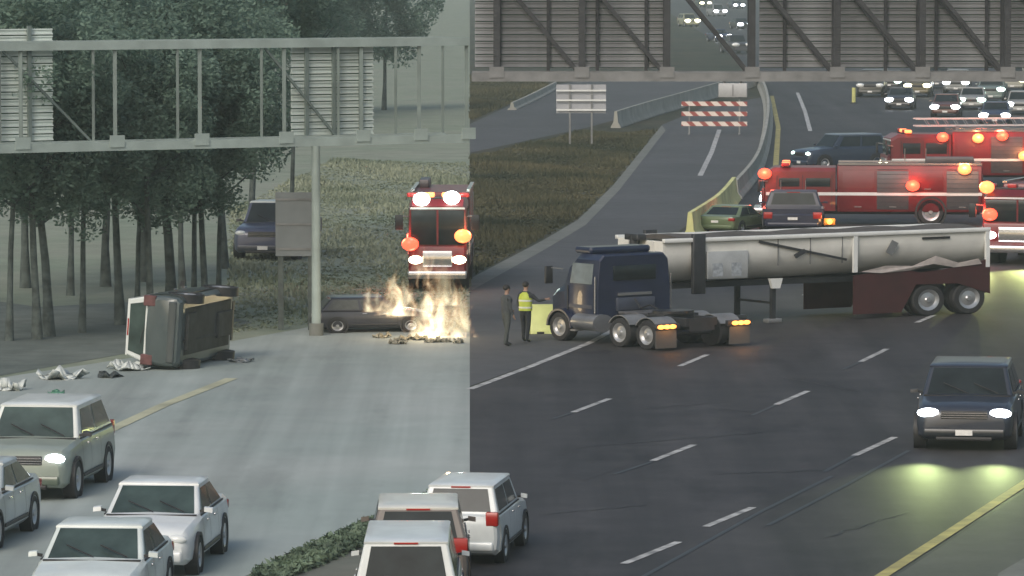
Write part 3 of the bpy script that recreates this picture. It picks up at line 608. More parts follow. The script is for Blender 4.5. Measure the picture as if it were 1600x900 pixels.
# median planting
hb = MB(); rnd = random.Random(9)
for i in range(14000):
    u = rnd.random(); a = Vector((734, 752)).lerp(Vector((395, 904)), u); q = P(a.x+rnd.uniform(-6, 10), a.y+rnd.uniform(-2, 26))
    v = q+Vector((0, 0, rnd.uniform(0, .16)))
    d = Vector((rnd.gauss(0, 1), rnd.gauss(0, 1), rnd.gauss(.4, .6))).normalized(); w2 = d.cross(Vector((rnd.gauss(0, 1), rnd.gauss(0, 1), rnd.gauss(0, 1)))).normalized(); l = rnd.uniform(.05, .11)
    hb.poly([v-d*l, v+w2*l*.35, v+d*l, v-w2*l*.35])
tag(hb.build('median_planting', mat('median_leaves', (.06, .10, .065), .7, .3, 1.2, c2=(.12, .17, .11)), None, 0), 'low dark green planting along the edge of the brown median', 'planting', kind='stuff')
def inside(pt, poly):
    c = False; j = len(poly)-1
    for i in range(len(poly)):
        if (poly[i][1] > pt[1]) != (poly[j][1] > pt[1]) and pt[0] < (poly[j][0]-poly[i][0])*(pt[1]-poly[i][1])/(poly[j][1]-poly[i][1])+poly[i][0]: c = not c
        j = i
    return c
def turf(label, poly, n, h, m, seed):
    rnd = random.Random(seed); W = [P(*q) for q in poly]; W2 = [(v.x, v.y) for v in W]; b = MB()
    xs = [v[0] for v in W2]; ys = [v[1] for v in W2]
    while n > 0:
        x, y = rnd.uniform(min(xs), max(xs)), rnd.uniform(min(ys), max(ys))
        if not inside((x, y), W2): continue
        n -= 1; k = h*rnd.uniform(.4, 1.3)*(.65+.35*math.sin(x*.9+y*.21))
        for _ in range(3):
            a = rnd.uniform(0, math.pi); w = rnd.uniform(.03, .07); ox, oy = rnd.uniform(-.12, .12), rnd.uniform(-.12, .12); lx, ly = rnd.uniform(-.1, .1), rnd.uniform(-.1, .1)
            b.poly([(x+ox-w*math.cos(a), y+oy-w*math.sin(a), 0), (x+ox+w*math.cos(a), y+oy+w*math.sin(a), 0), (x+ox+lx, y+oy+ly, k)])
    return tag(b.build('grass', m, None, 0), label, 'grass', kind='stuff')
turf('dark green and brown grass of the verge beside the ramp', [(736, 246), (905, 207), (955, 208), (1025, 204), (955, 288), (900, 343), (845, 372), (736, 430)], 16000, .22, mat('verge_blades', (.022, .036, .014), .8, .3, .10, c2=(.075, .068, .034)), 3)
turf('pale olive grass behind the pale road', [(730, 255), (730, 515), (500, 508), (360, 520), (360, 330), (520, 250)], 13000, .16, mat('pale_blades', (.15, .19, .125), .8, .2, .12, c2=(.23, .25, .18)), 4)
turf('dark green grass beyond the ramp', [(736, 188), (858, 137), (850, 120), (736, 118)], 6000, .3, mat('verge_blades', (.022, .034, .014), .8, .3, .12), 5)
# ------------------------------------------------------------------ asphalt side: barriers and small signs
M_BAR = mat('pale_barrier_concrete', (.30, .30, .27), .8, .2, .8, .15)
M_BAR_LIT = mat('headlight_glow_barrier', (.60, .60, .27), .8, .2, .8, .15)  # yellow headlight glow on the barrier, painted into its colour
def barrier(name, label, px, m, h=.85, sc=1.0, base=.6):
    ps = [P(*p) for p in px]; prof = [(-base/2, 0), (-base/2, .08), (-.14, .35*h), (-.08, h), (.08, h), (.14, .35*h), (base/2, .08), (base/2, 0)]; rings = []
    for i, p in enumerate(ps):
        d = (ps[min(i+1, len(ps)-1)]-ps[max(i-1, 0)]).normalized(); n = Vector((-d.y, d.x, 0))
        rings.append([p+n*a*sc+Vector((0, 0, z)) for a, z in prof])
    c = ps[0].copy(); return tag(MB().loft([[q-c for q in r] for r in rings]).build(name, m, None, 30, c), label, 'barrier')
def curve(pts, n=8):
    out = []
    for i in range(len(pts)-1):
        p0 = Vector(pts[max(i-1, 0)]); p1 = Vector(pts[i]); p2 = Vector(pts[i+1]); p3 = Vector(pts[min(i+2, len(pts)-1)])
        for k in range(n):
            t = k/n; out.append(tuple(.5*((2*p1)+(-p0+p2)*t+(2*p0-5*p1+4*p2-p3)*t*t+(-p0+3*p1-3*p2+p3)*t**3)))
    out.append(tuple(pts[-1])); return out
barrier('jersey_barrier', 'concrete barrier with yellow headlight glow painted in, curving back behind the front of the dump trailer', curve([(1078, 374), (1122, 343), (1147, 313)]), M_BAR_LIT, 1.0)
barrier('jersey_barrier', 'long pale concrete barrier curving away between shoulder and asphalt', curve([(1149, 311), (1178, 275), (1192, 240), (1200, 195), (1198, 160), (1186, 130)]), M_BAR, .8)
barrier('concrete_wall', 'low pale concrete wall between the ramp and the grass verge', curve([(962, 200), (1010, 184), (1070, 166), (1130, 148), (1185, 133)]), M_BAR, 1.0)
barrier('guide_rail', 'thin concrete edging along the far side of the ramp', curve([(800, 172), (830, 158), (868, 138)]), M_BAR, .5)
# two-post sign seen from behind
ps = P(908, 226)
s2 = thing('road_sign', 'pale grey back of a panel sign on two posts in the grass verge', 'sign', ps)
M_PALE = mat('pale_sign_alloy', (.36, .37, .40), .5, .12, 1, 0, .1)
for i in range(3): MB().box(-1.36, 1.36, 0, .05, 1.72+i*.53, 1.72+i*.53+.51).build('panel', M_PALE, s2)
for x in (-.62, .58): MB().box(x-.05, x+.05, -.11, -.001, 0, 3.3).build('post', STEEL, s2)
for i in range(3): MB().box(-1.36, 1.36, -.16, -.112, 1.86+i*.53, 1.95+i*.53).build('stiffener', WHITE_P, s2)
# striped barricade
M_STRIPE = bpy.data.materials.new('red_white_stripes'); M_STRIPE.use_nodes = True
_n = M_STRIPE.node_tree; _b = _n.nodes['Principled BSDF']; _tc = _n.nodes.new('ShaderNodeTexCoord'); _w = _n.nodes.new('ShaderNodeTexWave'); _r = _n.nodes.new('ShaderNodeValToRGB')
_w.bands_direction = 'DIAGONAL'; _w.inputs['Scale'].default_value = .85; _r.color_ramp.interpolation = 'CONSTANT'; _r.color_ramp.elements[0].color = (.30, .07, .06, 1); _r.color_ramp.elements[1].position = .42; _r.color_ramp.elements[1].color = (.72, .62, .56, 1)
_n.links.new(_tc.outputs['Object'], _w.inputs['Vector']); _n.links.new(_w.outputs['Fac'], _r.inputs[0]); _n.links.new(_r.outputs[0], _b.inputs['Base Color']); _b.inputs['Roughness'].default_value = .4
bc = thing('barricade', 'wide barricade of three red and white striped boards on the shoulder', 'barricade', P(1116, 210), R(-4))
for i in range(3):
    MB().box(-1.9, 1.9, -.02, .02, .48+i*.58, .74+i*.58).build('board', M_STRIPE, bc)
for x in (-1.45, 1.45):
    MB().box(x-.04, x+.04, .021, .09, 0, 2.0).build('upright', STEEL, bc); MB().box(x-.05, x+.05, -.6, .6, 0.0, .08).build('foot', STEEL, bc)
dp = thing('delineator_post', 'pale yellow delineator post beside the queue of headlights', 'post', P(1334, 162))
MB().tube([(0, 0, .06), (0, 0, 1.1)], .14, 10).build('post', mat('yellow_plastic', (.55, .55, .2), .6, .1, 3), dp); MB().tube([(0, 0, 0), (0, 0, .1)], [.3, .24], 10).build('base', BLACK, dp)
# short barrier by the two people, lamp light painted in as yellow-green
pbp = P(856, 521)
pb_ = thing('glow_toned_barrier', 'short barrier between the two people and the tractor, lamp light painted in as yellow-green', 'barrier', pbp, R(9))
prof = [(-.26, 0), (-.24, .12), (-.12, .38), (-.07, .82), (.07, .82), (.12, .38), (.24, .12), (.26, 0)]
M_PB = mat('yellow_green_lamp_glow', (.55, .62, .25), .5, .15, 1.5)
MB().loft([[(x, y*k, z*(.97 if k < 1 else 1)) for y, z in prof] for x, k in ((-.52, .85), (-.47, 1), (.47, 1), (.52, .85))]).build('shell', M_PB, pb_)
for x in (-.25, .25): MB().box(x-.1, x+.1, -.275, .275, .0, .07).build('forklift_slot', BLACK, pb_)
# ------------------------------------------------------------------ the detached tractor
M_NAVY = mat('dark_navy_paint', (.014, .020, .048), .35, .15, 1.5, coat=.4)
M_NAVY2 = mat('weathered_navy_panel', (.045, .052, .075), .5, .25, 2)
tl = P(1096, 545); TR = R(90+37)
tr = thing('truck_tractor', 'dark navy tractor unit with empty fifth wheel and lit amber tail lamps', 'truck', tl, TR)
tr.scale = (.9, 1.18, .80)
# local +X forward, origin at the tail on the ground
for s in (-1, 1):
    MB().box(0, 5.7, *sorted((s*.36, s*.46)), .78, 1.05).build('frame_rail', STEEL_D, tr)
for x in (.05, .9, 2.3, 3.2): MB().box(x, x+.12, -.36, .36, .80, 1.02).build('cross_member', STEEL_D, tr)
fw = MB(); fw.loft([[(1.35+.55*math.cos(a), .52*math.sin(a), z) for a in [2*math.pi*i/20 for i in range(20)]] for z in (1.12, 1.22)]); fw.build('fifth_wheel', mat('greased_steel', (.05, .05, .055), .3, .3, 6, 0, .5), tr)
MB().box(.95, 1.75, -.5, .5, 1.02, 1.13).build('fifth_wheel_mount', STEEL_D, tr)
MB().box(2.15, 3.1, -.55, .55, 1.03, 1.10).build('deck_plate', mat('tread_plate', (.20, .2, .21), .4, .2, 8, .3, .5), tr)
for x in (.62, 1.92):
    for s in (-1, 1):
        wheel(tr, x, s*1.10, .50, .28, s, rimm=RIM); wheel(tr, x, s*.78, .50, .28, s)
    MB().tube([(x, -1.0, .5), (x, 1.0, .5)], .10, 10).build('axle', STEEL_D, tr)
for s in (-1, 1): wheel(tr, 4.95, s*1.05, .50, .30, s)
MB().tube([(4.95, -1.0, .5), (4.95, 1.0, .5)], .08, 10).build('axle', STEEL_D, tr)
cab = MB()
sec = lambda x, zt, w, zb=.85: [(x, -w, zb), (x, w, zb), (x, w, 1.9), (x, w*.94, zt-.18), (x, w*.82, zt), (x, -w*.82, zt), (x, -w*.94, zt-.18), (x, -w, 1.9)]
cab.loft([sec(3.25, 2.98, 1.06), sec(3.3, 3.03, 1.08), sec(4.35, 3.03, 1.08), sec(4.75, 2.72, 1.06), sec(4.95, 2.0, 1.04)]); cab.build('cab', M_NAVY, tr, 30)
MB().loft([sec(4.9, 1.95, 1.05, .8), sec(5.9, 1.85, 1.0, .8), sec(6.5, 1.68, .9, .8), sec(6.62, 1.45, .85, .85)] if False else [[(x, -w, .8), (x, w, .8), (x, w, z-.25), (x, w*.8, z), (x, -w*.8, z), (x, -w, z-.25)] for x, z, w in ((4.9, 1.98, 1.02), (5.4, 1.88, .98), (5.78, 1.72, .9), (5.88, 1.5, .84))]).build('hood', M_NAVY, tr, 30)
MB().box(3.9, 4.7, -.9, .9, 3.031, 3.25, .06).build('roof_fairing', M_NAVY, tr)
MB().box(3.21, 3.249, -.62, .62, 2.15, 2.65, .005).build('rear_window', GLASS, tr)
MB().box(3.20, 3.249, -.5, .5, 1.62, 1.72).build('emblem_strip', CHROME, tr)
for s in (-1, 1):
    pane(MB(), (3.45, s*1.08, 1.95), (4.7, s*1.07, 1.95), (4.6, s*1.02, 2.78), (3.45, s*1.02, 2.78), .06, .94, .08, .92, nrm=(0, s, .2)).build('side_window', mat('pale_reflecting_glass', (.16, .19, .20), .12, .2, 2), tr)
    for x in (3.42, 4.72): MB().box(x-.012, x+.012, *sorted((s*1.05, s*1.088)), .95, 1.92).build('door_gap', BLACK, tr)
    MB().box(3.5, 4.65, *sorted((s*1.06, s*1.092)), 1.18, 1.30).build('door_trim', M_NAVY2, tr)
    MB().tube([(3.3, s*1.12, 1.05), (3.3, s*1.12, 2.3)], .022, 6).build('grab_rail', CHROME, tr)
    MB().lathe_y([], 0, 0) if False else None
    MB().tube([(3.1, s*1.0, .72), (4.22, s*1.0, .72)], .30, 16).build('fuel_tank', mat('polished_tank', (.25, .26, .28), .3, .15, 2, 0, .5), tr)
    MB().box(4.05, 4.3, *sorted((s*1.02, s*1.25)), .40, .46).build('step', STEEL, tr)
    MB().bar((4.75, s*1.2, 2.5), (4.95, s*1.5, 2.55), .04).build('mirror_arm', STEEL, tr)
    MB().box(4.9, 4.98, *sorted((s*1.40, s*1.62)), 2.0, 2.6, .02).build('mirror', BLACK, tr)
    ft = MB(); ft.loft([[(4.95+.62*math.cos(a)*k, s*y, .5+.62*math.sin(a)*k) for a in [math.pi*i/10 for i in range(11)]]+[(4.95+.55*math.cos(a)*k, s*y, .5+.55*math.sin(a)*k) for a in [math.pi*(10-i)/10 for i in range(11)]] for y, k in ((.82, 1), (1.22, 1))]); ft.build('front_fender', M_NAVY, tr)
    for x in (.62, 1.92):
        qf = MB(); qf.loft([[(x+.60*math.cos(a), s*y, .5+.60*math.sin(a)) for a in [R(30)+R(120)*i/8 for i in range(9)]]+[(x+.57*math.cos(a), s*y, .5+.57*math.sin(a)) for a in [R(150)-R(120)*i/8 for i in range(9)]] for y in (.62, 1.24)]); qf.build('wheel_fender', STEEL, tr)
    MB().box(-.08, -.05, *sorted((s*.78, s*1.38)), .10, .70).build('mud_flap', mat('grey_mud_flap', (.085, .083, .08), .6, .15, 2), tr)
    MB().box(-.12, .0, *sorted((s*.70, s*1.40)), .72, .92, .01).build('lamp_bracket', STEEL_D, tr)
    for k in range(3):
        y = s*(.92+.17*k); MB().ball((-.13, y, .82), .105, .5, 1, .72, 10, 6).build('tail_lamp', TAIL_ON if k != (2 if s > 0 else 0) else BEACON_R if False else TAIL_ON, tr)
    lamp(tr, 'POINT', (-.35, s*1.05, .82), 8, (1, .42, .12), rad=.12)
MB().box(-.04, .0, -.36, .36, .62, 1.05).build('rear_plate', STEEL_D, tr)
MB().tube([(3.05, .1, 1.5), (2.7, .12, 1.2), (2.3, .1, 1.35), (1.9, .05, 1.18)], .03, 7).build('air_line', BLACK, tr)
MB().box(3.13, 3.24, -.55, .55, 1.1, 1.55, .01).build('headboard', M_NAVY2, tr)
# ------------------------------------------------------------------ the white half-round dump trailer
M_TUB = mat('off_white_tub', (.70, .70, .66), .45, .15, .9, .05, coat=.15)
M_DRED = mat('dark_red_frame', (.05, .014, .014), .5, .2, 1.5)
tail = P(1512, 490); nosep = P(1006, 514)
dv = (nosep-tail); TL = dv.length
TLn = 9.9; yaw_t = math.atan2(dv.y, dv.x)
ta = thing('dump_trailer', 'long off-white half-round dump trailer with dark red rear frame, landing gear down', 'trailer', tail+Vector((0, 1.2, 0)), yaw_t)
ta.scale = (TL/TLn*1.02, 1, .95)
# local +X to the nose, origin at the tail
def tubsec(x, zb, zt, w):
    out = []
    for i in range(13):
        a = math.pi+math.pi*i/12; out.append((x, w*math.cos(a), zb+w*.80+w*.80*math.sin(a)))
    return out
tub = MB(); rings = []
for x, zb, zt, w in ((.05, 1.36, 2.62, 1.22), (3.0, 1.34, 2.62, 1.22), (6.2, 1.30, 2.60, 1.2), (9.7, 1.28, 2.60, 1.18)):
    o = tubsec(x, zb, zt, w); o = [(x, -w, zt)]+o+[(x, w, zt)]
    inn = [(x, y*.95, z+.05 if z < zt else z) for x, y, z in reversed(o)]
    rings.append(o+inn)
tub.loft(rings); tub.build('tub', M_TUB, ta, 40)
hl = MB(); hl.poly(rings[0][:15]); h2 = [(.0, y, z) for _, y, z in rings[0][:15]]
MB().loft([[(-.03, y, z) for _, y, z in rings[0][:15]], [(.045, y, z) for _, y, z in rings[0][:15]]]).build('tailgate', M_TUB, ta)
MB().loft([[(9.705, y, z) for _, y, z in rings[3][:15]], [(9.78, y, z) for _, y, z in rings[3][:15]]]).build('front_wall', M_TUB, ta)
for s in (-1, 1):
    MB().box(.0, 9.8, *sorted((s*1.16, s*1.30)), 2.56, 2.68, .01).build('top_rail', WHITE_P, ta)
    for x in (.08, 4.15): MB().box(x-.06, x+.06, *sorted((s*1.215, s*1.29)), 1.45, 2.56).build('side_post', WHITE_P, ta)
    MB().box(8.62, 8.98, *sorted((s*1.19, s*1.33)), 1.0, 2.80, .02).build('hoist_guard', STEEL_D, ta)
    MB().box(7.35, 8.55, *sorted((s*1.19, s*1.285)), 1.42, 2.25, .02).build('tool_locker', mat('locker_grey', (.34, .36, .37), .5, .15, 2), ta)
    for x in (7.55, 8.1): MB().box(x, x+.3, *sorted((s*1.28, s*1.292)), 1.5, 1.9).build('decal', mat('grey_decal', (.3, .33, .36), .5, .3, 12), ta)
    for i in range(11): MB().box(4.5+i*.24, 4.52+i*.24, *sorted((s*1.19, s*1.222)), 1.75, 2.55).build('panel_seam', STEEL, ta) if i % 4 == 0 else None
    MB().bar((7.0, s*1.235, 2.50), (4.4, s*1.235, 1.85), .07, .05, (0, 1, 0)).build('diagonal_brace', STEEL_D, ta)
    MB().bar((5.95, s*1.25, 2.0), (5.65, s*1.25, 2.18), .12, .04, (0, 1, 0)).build('strap_bracket', STEEL_D, ta)
    MB().box(-.1, 9.3, *sorted((s*.42, s*.54)), 1.12, 1.29).build('frame_rail', STEEL_D, ta)
    # dark red rear skirt with an uneven top edge
    sk = [(.0, .62), (1.0, .98), (2.3, 1.0), (2.75, .16), (4.2, .16), (4.2, 1.35), (3.6, 1.42), (2.9, 1.55), (2.2, 1.36), (1.5, 1.42), (.7, 1.55), (.0, 1.72)]
    MB().loft([[(x, s*(1.235), z) for x, z in sk], [(x, s*1.275, z) for x, z in sk]]).build('side_skirt', M_DRED, ta, 0)
    cr = [(.3, 1.56), (1.1, 1.48), (1.8, 1.62), (2.5, 1.44), (3.4, 1.40), (4.0, 1.46), (3.2, 1.62), (2.4, 1.58), (1.7, 1.86), (1.0, 1.62), (.4, 1.72)]
    MB().loft([[(x, s*(1.28), z) for x, z in cr], [(x, s*(1.31+.03*math.sin(x*4)), z) for x, z in cr]]).build('torn_panel', mat('torn_pinkish_sheet', (.40, .36, .34), .5, .2, 3), ta, 0)
    MB().bar((2.95, s*1.29, 2.35), (3.15, s*1.29, 1.98), .22, .02, (0, 1, 0)).build('dent_mark', STEEL, ta)
    MB().box(1.25, 2.1, *sorted((s*1.24, s*1.262)), 2.38, 2.45).build('dark_slot', BLACK, ta)
    for x in (.62, 1.88):
        wheel(ta, x, s*1.10, .50, .28, s); wheel(ta, x, s*.78, .50, .28, s)
        MB().box(x-.5, x+.5, *sorted((s*.6, s*1.233)), 1.02, 1.06).build('wheel_fender', STEEL_D, ta)
    MB().box(6.35, 6.47, *sorted((s*.85, s*.97)), .12, 1.3).build('landing_leg', STEEL_D, ta)
    MB().box(6.2, 6.62, *sorted((s*.78, s*1.04)), 0.0, .12, .01).build('landing_foot', STEEL, ta)
    MB().loft([[(6.22, s*.99, 1.35), (6.60, s*.99, 1.35), (6.52, s*.99, 1.05), (6.30, s*.99, 1.05)], [(6.22, s*1.10, 1.35), (6.60, s*1.10, 1.35), (6.52, s*1.10, 1.05), (6.30, s*1.10, 1.05)]]).build('leg_bracket', WHITE_P, ta)
for x in (.62, 1.88): MB().tube([(x, -1.0, .5), (x, 1.0, .5)], .10, 10).build('axle', STEEL_D, ta)
MB().bar((6.41, -.9, .6), (6.41, .9, .6), .07).build('landing_cross_brace', STEEL_D, ta)
MB().box(7.6, 9.75, -.40, .40, 1.12, 1.27).build('kingpin_plate', STEEL_D, ta)
MB().tube([(9.95, 0, .95), (9.95, 0, 2.75)], [.15, .13], 14).build('hoist_cylinder', STEEL_D, ta)
MB().box(9.79, 10.12, -.3, .3, .82, 1.0, .01).build('hoist_mount', STEEL_D, ta)
MB().box(9.79, 10.06, -.34, .34, 2.60, 2.78, .02).build('hoist_cap', STEEL_D, ta)
for s in (-1, 1): MB().box(9.781, 9.83, *sorted((s*.55, s*.75)), 1.15, 2.58).build('front_stiffener', M_TUB, ta)
MB().box(9.781, 9.80, .80, 1.08, 1.75, 2.3).build('data_plate', mat('grey_decal', (.3, .33, .36), .5, .3, 12), ta)
tp = MB(); tp.loft([[(x, 1.12*math.cos(a), 2.56+.16*math.sin(a)+.03*math.sin(x*3)) for a in [math.pi*i/8 for i in range(9)]] for x in [.2+i*.5 for i in range(19)]]); tp.build('tarp', mat('brown_grey_tarp', (.085, .075, .068), .8, .25, 2, .3), ta, 50)
MB().box(-.06, -.031, -1.0, 1.0, .62, .86).build('rear_bumper', M_DRED, ta)
# ------------------------------------------------------------------ cars on the asphalt
car('moving_car', 'dark blue-black SUV with both headlamps lit on the asphalt road', 'car', 'suv', (.028, .034, .050), P(1530, 706)+Vector((0, 2.35, 0)), R(-98), lights='white', beam=(700, (.82, 1, .42), .055, 32), scale=(1, 1.14, .98), lamp_scale=1.25, lower=(.02, .024, .03))
car('parked_car', 'dark navy pickup seen from behind in front of the fire engine', 'pickup', 'pickup', (.028, .03, .055), P(1246, 366)+Vector((0, 2.6, 0)), R(86), scale=(1, 1.15, .82))
car('parked_car', 'yellow-green car at the glow-tinted barrier behind the dump trailer', 'car', 'sedan', (.13, .17, .09), P(1152, 368)+Vector((0, 2.3, 0)), R(64), scale=(.8, .9, .72))
car('parked_car', 'blue SUV with one bright headlamp side-on behind the crosswise fire engine', 'car', 'suv', (.022, .034, .06), P(1318, 268)+Vector((0, 2, 0)), R(208), lights='green', roof=(.12, .15, .18), detail=1)
car('parked_car', 'dark grey car with lit headlamps next to the ladder fire engine', 'car', 'sedan', (.06, .065, .07), P(1394, 262)+Vector((0, 2, 0)), R(-80), lights='green', detail=1)
am = thing('warning_light', 'amber warning lamp on a short stand behind the navy pickup', 'lamp', P(1296, 366))
MB().tube([(0, 0, 0), (0, 0, .35)], .03, 8).build('stand', STEEL_D, am); MB().box(-.22, .22, -.1, .1, .351, .60, .03).build('housing', mat('orange_housing', (.5, .2, .03), .5, .1, 4), am); MB().ball((0, -.11, .48), .11, 1, .6, 1).build('lens', TAIL_ON, am)
for s in (-1, 1): MB().box(s*.2-.02, s*.2+.02, -.2, .2, 0, .04).build('foot', STEEL_D, am)
lamp(am, 'POINT', (0, -.35, .6), 20, (1, .45, .12), rad=.15)
Q = [('sedan', (.03, .03, .035), 1412, 172, 'white', 'black sedan with white headlamps in the queue under the gantry'),
     ('suv', (.12, .10, .05), 1440, 152, 'warm', 'brown SUV with warm yellow headlamps in the queue under the gantry'),
     ('sedan', (.10, .04, .03), 1484, 184, 'white', 'dark maroon sedan with white headlamps in the queue'),
     ('pickup', (.14, .18, .17), 1555, 160, 'green', 'grey-green pickup with greenish headlamps in the queue'),
     ('sedan', (.03, .04, .08), 1562, 198, 'white', 'dark navy sedan with white headlamps ahead of the grey-green pickup'),
     ('van', (.05, .05, .045), 1366, 152, None, 'black van with unlit lamps beside the yellow delineator post'),
     ('suv', (.2, .21, .21), 1500, 147, 'white', 'silver SUV with white headlamps far back in the queue'),
     ('sedan', (.05, .05, .05), 1395, 141, 'green', 'charcoal sedan with greenish headlamps far back in the queue'),
     ('suv', (.04, .05, .07), 1470, 139, 'warm', 'dark slate SUV with warm headlamps at the far end of the queue'),
     ('sedan', (.26, .26, .25), 1525, 172, 'green', 'pale silver sedan with greenish headlamps in the middle of the queue'),
     ('van', (.30, .30, .26), 1588, 143, 'warm', 'cream van with warm headlamps at the far end of the queue'),
     ('hatch', (.3, .3, .29), 1600, 180, 'white', 'pale grey hatchback with white headlamps at the queue end')]
for k, c, x, y, l, lab in Q:
    car('queued_car', lab, 'car', k, c, P(x, y)+Vector((0, 2.3, 0)), TOWARD+R(6), 'cars queuing under the gantry', lights=l, detail=1, lamp_scale=1.85)
Q2 = [('suv', (.3, .3, .2), 1076, 42, 'warm', 'pale SUV with warm headlamps seen through the gap in the gantry'),
      ('sedan', (.03, .04, .09), 1124, 66, 'white', 'dark blue sedan with white headlamps in the gantry gap'),
      ('van', (.25, .26, .28), 1120, 26, 'white', 'silver van with white headlamps in the gantry gap'),
      ('sedan', (.02, .02, .022), 1158, 46, 'white', 'black sedan with white headlamps in the gantry gap'),
      ('suv', (.04, .05, .03), 1098, 12, 'warm', 'dark olive SUV with warm headlamps in the gantry gap'),
      ('pickup', (.05, .05, .06), 1150, 84, None, 'charcoal pickup with unlit lamps in the gantry gap'),
      ('sedan', (.05, .06, .10), 1150, 14, 'white', 'slate blue sedan with white headlamps in the gantry gap')]
for k, c, x, y, l, lab in Q2:
    car('distant_car', lab, 'car', k, c, P(x, y)+Vector((0, 2.3, 0)), R(-90+14), 'distant cars seen through the gantry gap', lights=l, detail=1, lamp_scale=2.6, plate=False)
# ------------------------------------------------------------------ the two people
def skin_person(name, label, loc, rz, J, E_, rad, matmap, extra):
    """one continuous body grown over a posed skeleton; faces take the cloth of the bone they lie nearest to"""
    names = list(J); idx = {n: i for i, n in enumerate(names)}
    me = bpy.data.meshes.new('skeleton'); me.from_pydata([J[n] for n in names], [(idx[a], idx[b]) for a, b, _ in E_], [])
    o = bpy.data.objects.new('skeleton', me); col.objects.link(o)
    sk = o.modifiers.new('skin', 'SKIN'); sk.use_smooth_shade = True
    for i, n in enumerate(names):
        d = me.skin_vertices[0].data[i]; r = rad[n]; d.radius = r if isinstance(r, tuple) else (r, r); d.use_root = n == 'pelvis'
    ss = o.modifiers.new('sub', 'SUBSURF'); ss.levels = 1; ss.render_levels = 1
    dg = bpy.context.evaluated_depsgraph_get(); dg.update()
    m2 = bpy.data.meshes.new_from_object(o.evaluated_get(dg)); bpy.data.objects.remove(o)
    m2.materials.clear(); keys = list(dict.fromkeys(matmap.values()))
    for k in keys: m2.materials.append(k)
    segs = [(Vector(J[a]), Vector(J[b]), g) for a, b, g in E_]
    for p in m2.polygons:
        best, bg_ = 1e9, None
        for a, b, g in segs:
            ab = b-a; u = max(0, min(1, (p.center-a).dot(ab)/max(ab.length_squared, 1e-9))); dd = (p.center-(a+ab*u)).length
            if dd < best: best, bg_ = dd, g
        p.material_index = keys.index(matmap[bg_]); p.use_smooth = True
    t = thing(name, label, 'person', loc, rz); link('body', m2, t)
    extra(t); return t
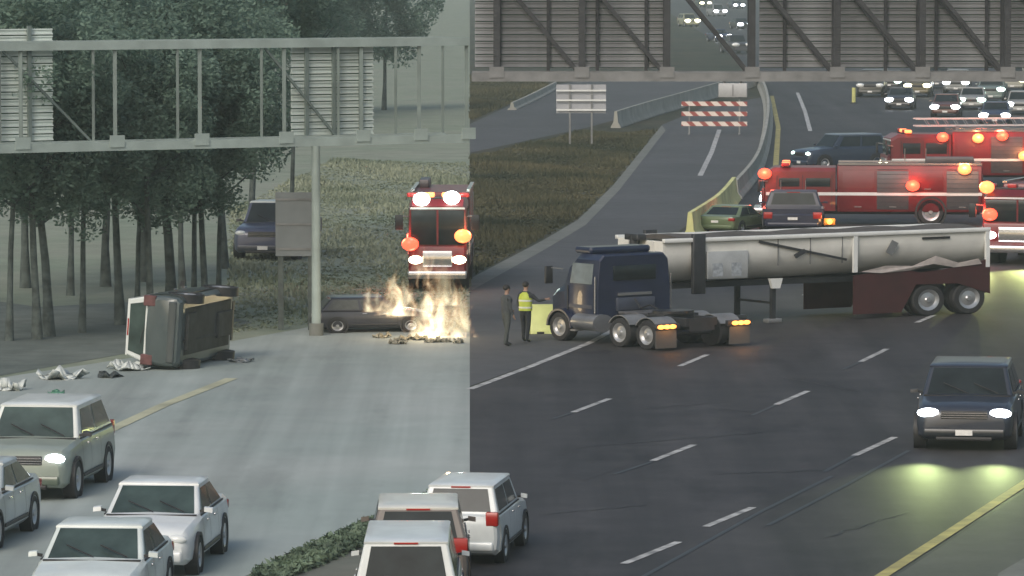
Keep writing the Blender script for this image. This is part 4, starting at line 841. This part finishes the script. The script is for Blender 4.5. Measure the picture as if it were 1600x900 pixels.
def human(label, loc, rz, coat, legs, hair, skinm, arms, scale=.94, vest=None, shoes=BLACK, hat=None):
    J = {'pelvis': (0, 0, .93), 'waist': (0, 0, 1.08), 'chest': (.01, 0, 1.30), 'shoulders': (0, 0, 1.43), 'neck': (.01, 0, 1.50), 'chin': (.03, 0, 1.57), 'head': (.025, 0, 1.66), 'crown': (.01, 0, 1.745)}
    E_ = [('pelvis', 'waist', 'coat'), ('waist', 'chest', 'coat'), ('chest', 'shoulders', 'coat'), ('shoulders', 'neck', 'skin'), ('neck', 'chin', 'skin'), ('chin', 'head', 'skin'), ('head', 'crown', 'skin')]
    rad = {'pelvis': (.14, .185), 'waist': (.13, .17), 'chest': (.145, .195), 'shoulders': (.10, .15), 'neck': .055, 'chin': .065, 'head': (.10, .08), 'crown': .055}
    for s, n in ((1, 'l'), (-1, 'r')):
        A = arms[n]
        J[n+'sh'] = (0, s*.19, 1.40); J[n+'el'] = A[0]; J[n+'wr'] = A[1]
        d = (Vector(A[1])-Vector(A[0])).normalized(); side = d.cross(Vector((1, 0, 0))).normalized() if abs(d.x) < .9 else Vector((0, 1, 0))
        pm = Vector(A[1])+d*.06; J[n+'palm'] = tuple(pm)
        E_ += [('shoulders', n+'sh', 'coat'), (n+'sh', n+'el', 'coat'), (n+'el', n+'wr', 'coat'), (n+'wr', n+'palm', 'skin')]
        rad.update({n+'sh': .068, n+'el': .052, n+'wr': .036, n+'palm': (.036, .022)})
        for k in range(4):
            q = pm+side*(k-1.5)*.021+d*.035; q2 = q+d*(.045-.006*abs(k-1.2)); J['%sf%d' % (n, k)] = tuple(q); J['%sg%d' % (n, k)] = tuple(q2+Vector((.012, 0, 0)))
            E_ += [(n+'palm', '%sf%d' % (n, k), 'skin'), ('%sf%d' % (n, k), '%sg%d' % (n, k), 'skin')]; rad['%sf%d' % (n, k)] = .009; rad['%sg%d' % (n, k)] = .008
        th = Vector(A[1])+d*.03+side*.045; J[n+'th'] = tuple(th); E_.append((n+'wr', n+'th', 'skin')); rad[n+'th'] = .010
        f = .10*s
        J[n+'hip'] = (0, s*.10, .88); J[n+'kn'] = (.03+f*.6, s*.115, .49); J[n+'an'] = (-.02+f, s*.12, .09); J[n+'toe'] = (.15+f, s*.135, .04)
        E_ += [('pelvis', n+'hip', 'legs'), (n+'hip', n+'kn', 'legs'), (n+'kn', n+'an', 'legs'), (n+'an', n+'toe', 'shoe')]
        rad.update({n+'hip': .105, n+'kn': .072, n+'an': .048, n+'toe': (.035, .038)})
    def extra(t):
        h = MB(); h.ball((.0, 0, 1.70), .108, 1.02, .9, .82, 14, 8); h.build('hat' if hat else 'hair', hair, t, 60)
        MB().ball((.118, 0, 1.645), .018, 1, .8, 1.2).build('nose', skinm, t)
        for s in (-1, 1):
            MB().ball((.105, s*.032, 1.675), .011).build('eye', BLACK, t); MB().ball((.02, s*.082, 1.65), .024, .7, .4, 1.2).build('ear', skinm, t)
        MB().box(.098, .112, -.022, .022, 1.604, 1.611).build('mouth', TAIL, t)
        if vest:
            vb = MB(); vb.loft([[(a*math.cos(2*math.pi*i/16)+.005, b*math.sin(2*math.pi*i/16), z) for i in range(16)] for a, b, z in ((.165, .21, .93), (.155, .198, 1.08), (.17, .215, 1.28), (.14, .188, 1.40), (.085, .09, 1.47))], cap=False)
            v = vb.build('vest', vest, t, 60)
            for z, a, b in ((1.0, .166, .212), (1.2, .17, .214)): MB().loft([[(a*math.cos(2*math.pi*i/16)+.005, b*math.sin(2*math.pi*i/16), z+dz) for i in range(16)] for dz in (0, .05)], cap=False).build('reflective_band', mat('reflective_band', (.6, .62, .55), .4, .1, 5), v)
    t = skin_person('person', label, loc, rz, J, E_, rad, {'coat': coat, 'skin': skinm, 'legs': legs, 'shoe': shoes}, extra)
    t.scale = (scale,)*3; return t
SKIN = mat('skin', (.30, .19, .14), .6, .08, 6)
DKCL = mat('dark_grey_cloth', (.050, .056, .060), .9, .2, 8, .2); GYCL = mat('grey_trousers', (.062, .070, .066), .9, .2, 8, .2); NVCL = mat('black_navy_cloth', (.022, .025, .030), .9, .2, 8, .2)
HIVIS = mat('hi_vis_yellow', (.42, .50, .06), .6, .1, 6); HAIR = mat('dark_hair', (.018, .016, .015), .7, .2, 20, .3)
human('person in dark grey jacket and trousers standing beside the one in the yellow vest', P(791, 541), R(30), DKCL, GYCL, HAIR, SKIN, {'l': ((.06, .25, 1.13), (.20, .14, 1.05)), 'r': ((-.02, -.26, 1.13), (.08, -.27, .90))})
human('person in yellow hi-vis vest and black trousers pointing one arm at the tractor', P(821, 535), R(60), NVCL, NVCL, HAIR, SKIN, {'l': ((.02, .26, 1.13), (.10, .22, .90)), 'r': ((.10, -.38, 1.22), (.20, -.56, 1.26))}, vest=HIVIS)
# ------------------------------------------------------------------ hazy air round the camera and everything built
hz_ = MB(); hz_.box(-9500, 9500, -60, 14500, -1.0, 26)
ho = hz_.build('haze', None, None, 0); tag(ho, 'thin pale grey-green haze over the whole road', 'haze', kind='stuff')
hm_ = bpy.data.materials.new('haze_air'); hm_.use_nodes = True; _n = hm_.node_tree; _n.nodes.remove(_n.nodes['Principled BSDF'])
pv = _n.nodes.new('ShaderNodeVolumePrincipled'); pv.inputs['Color'].default_value = (.82, .96, .90, 1); pv.inputs['Density'].default_value = .00042; pv.inputs['Anisotropy'].default_value = .0
_n.links.new(pv.outputs[0], _n.nodes['Material Output'].inputs['Volume']); ho.data.materials.append(hm_)
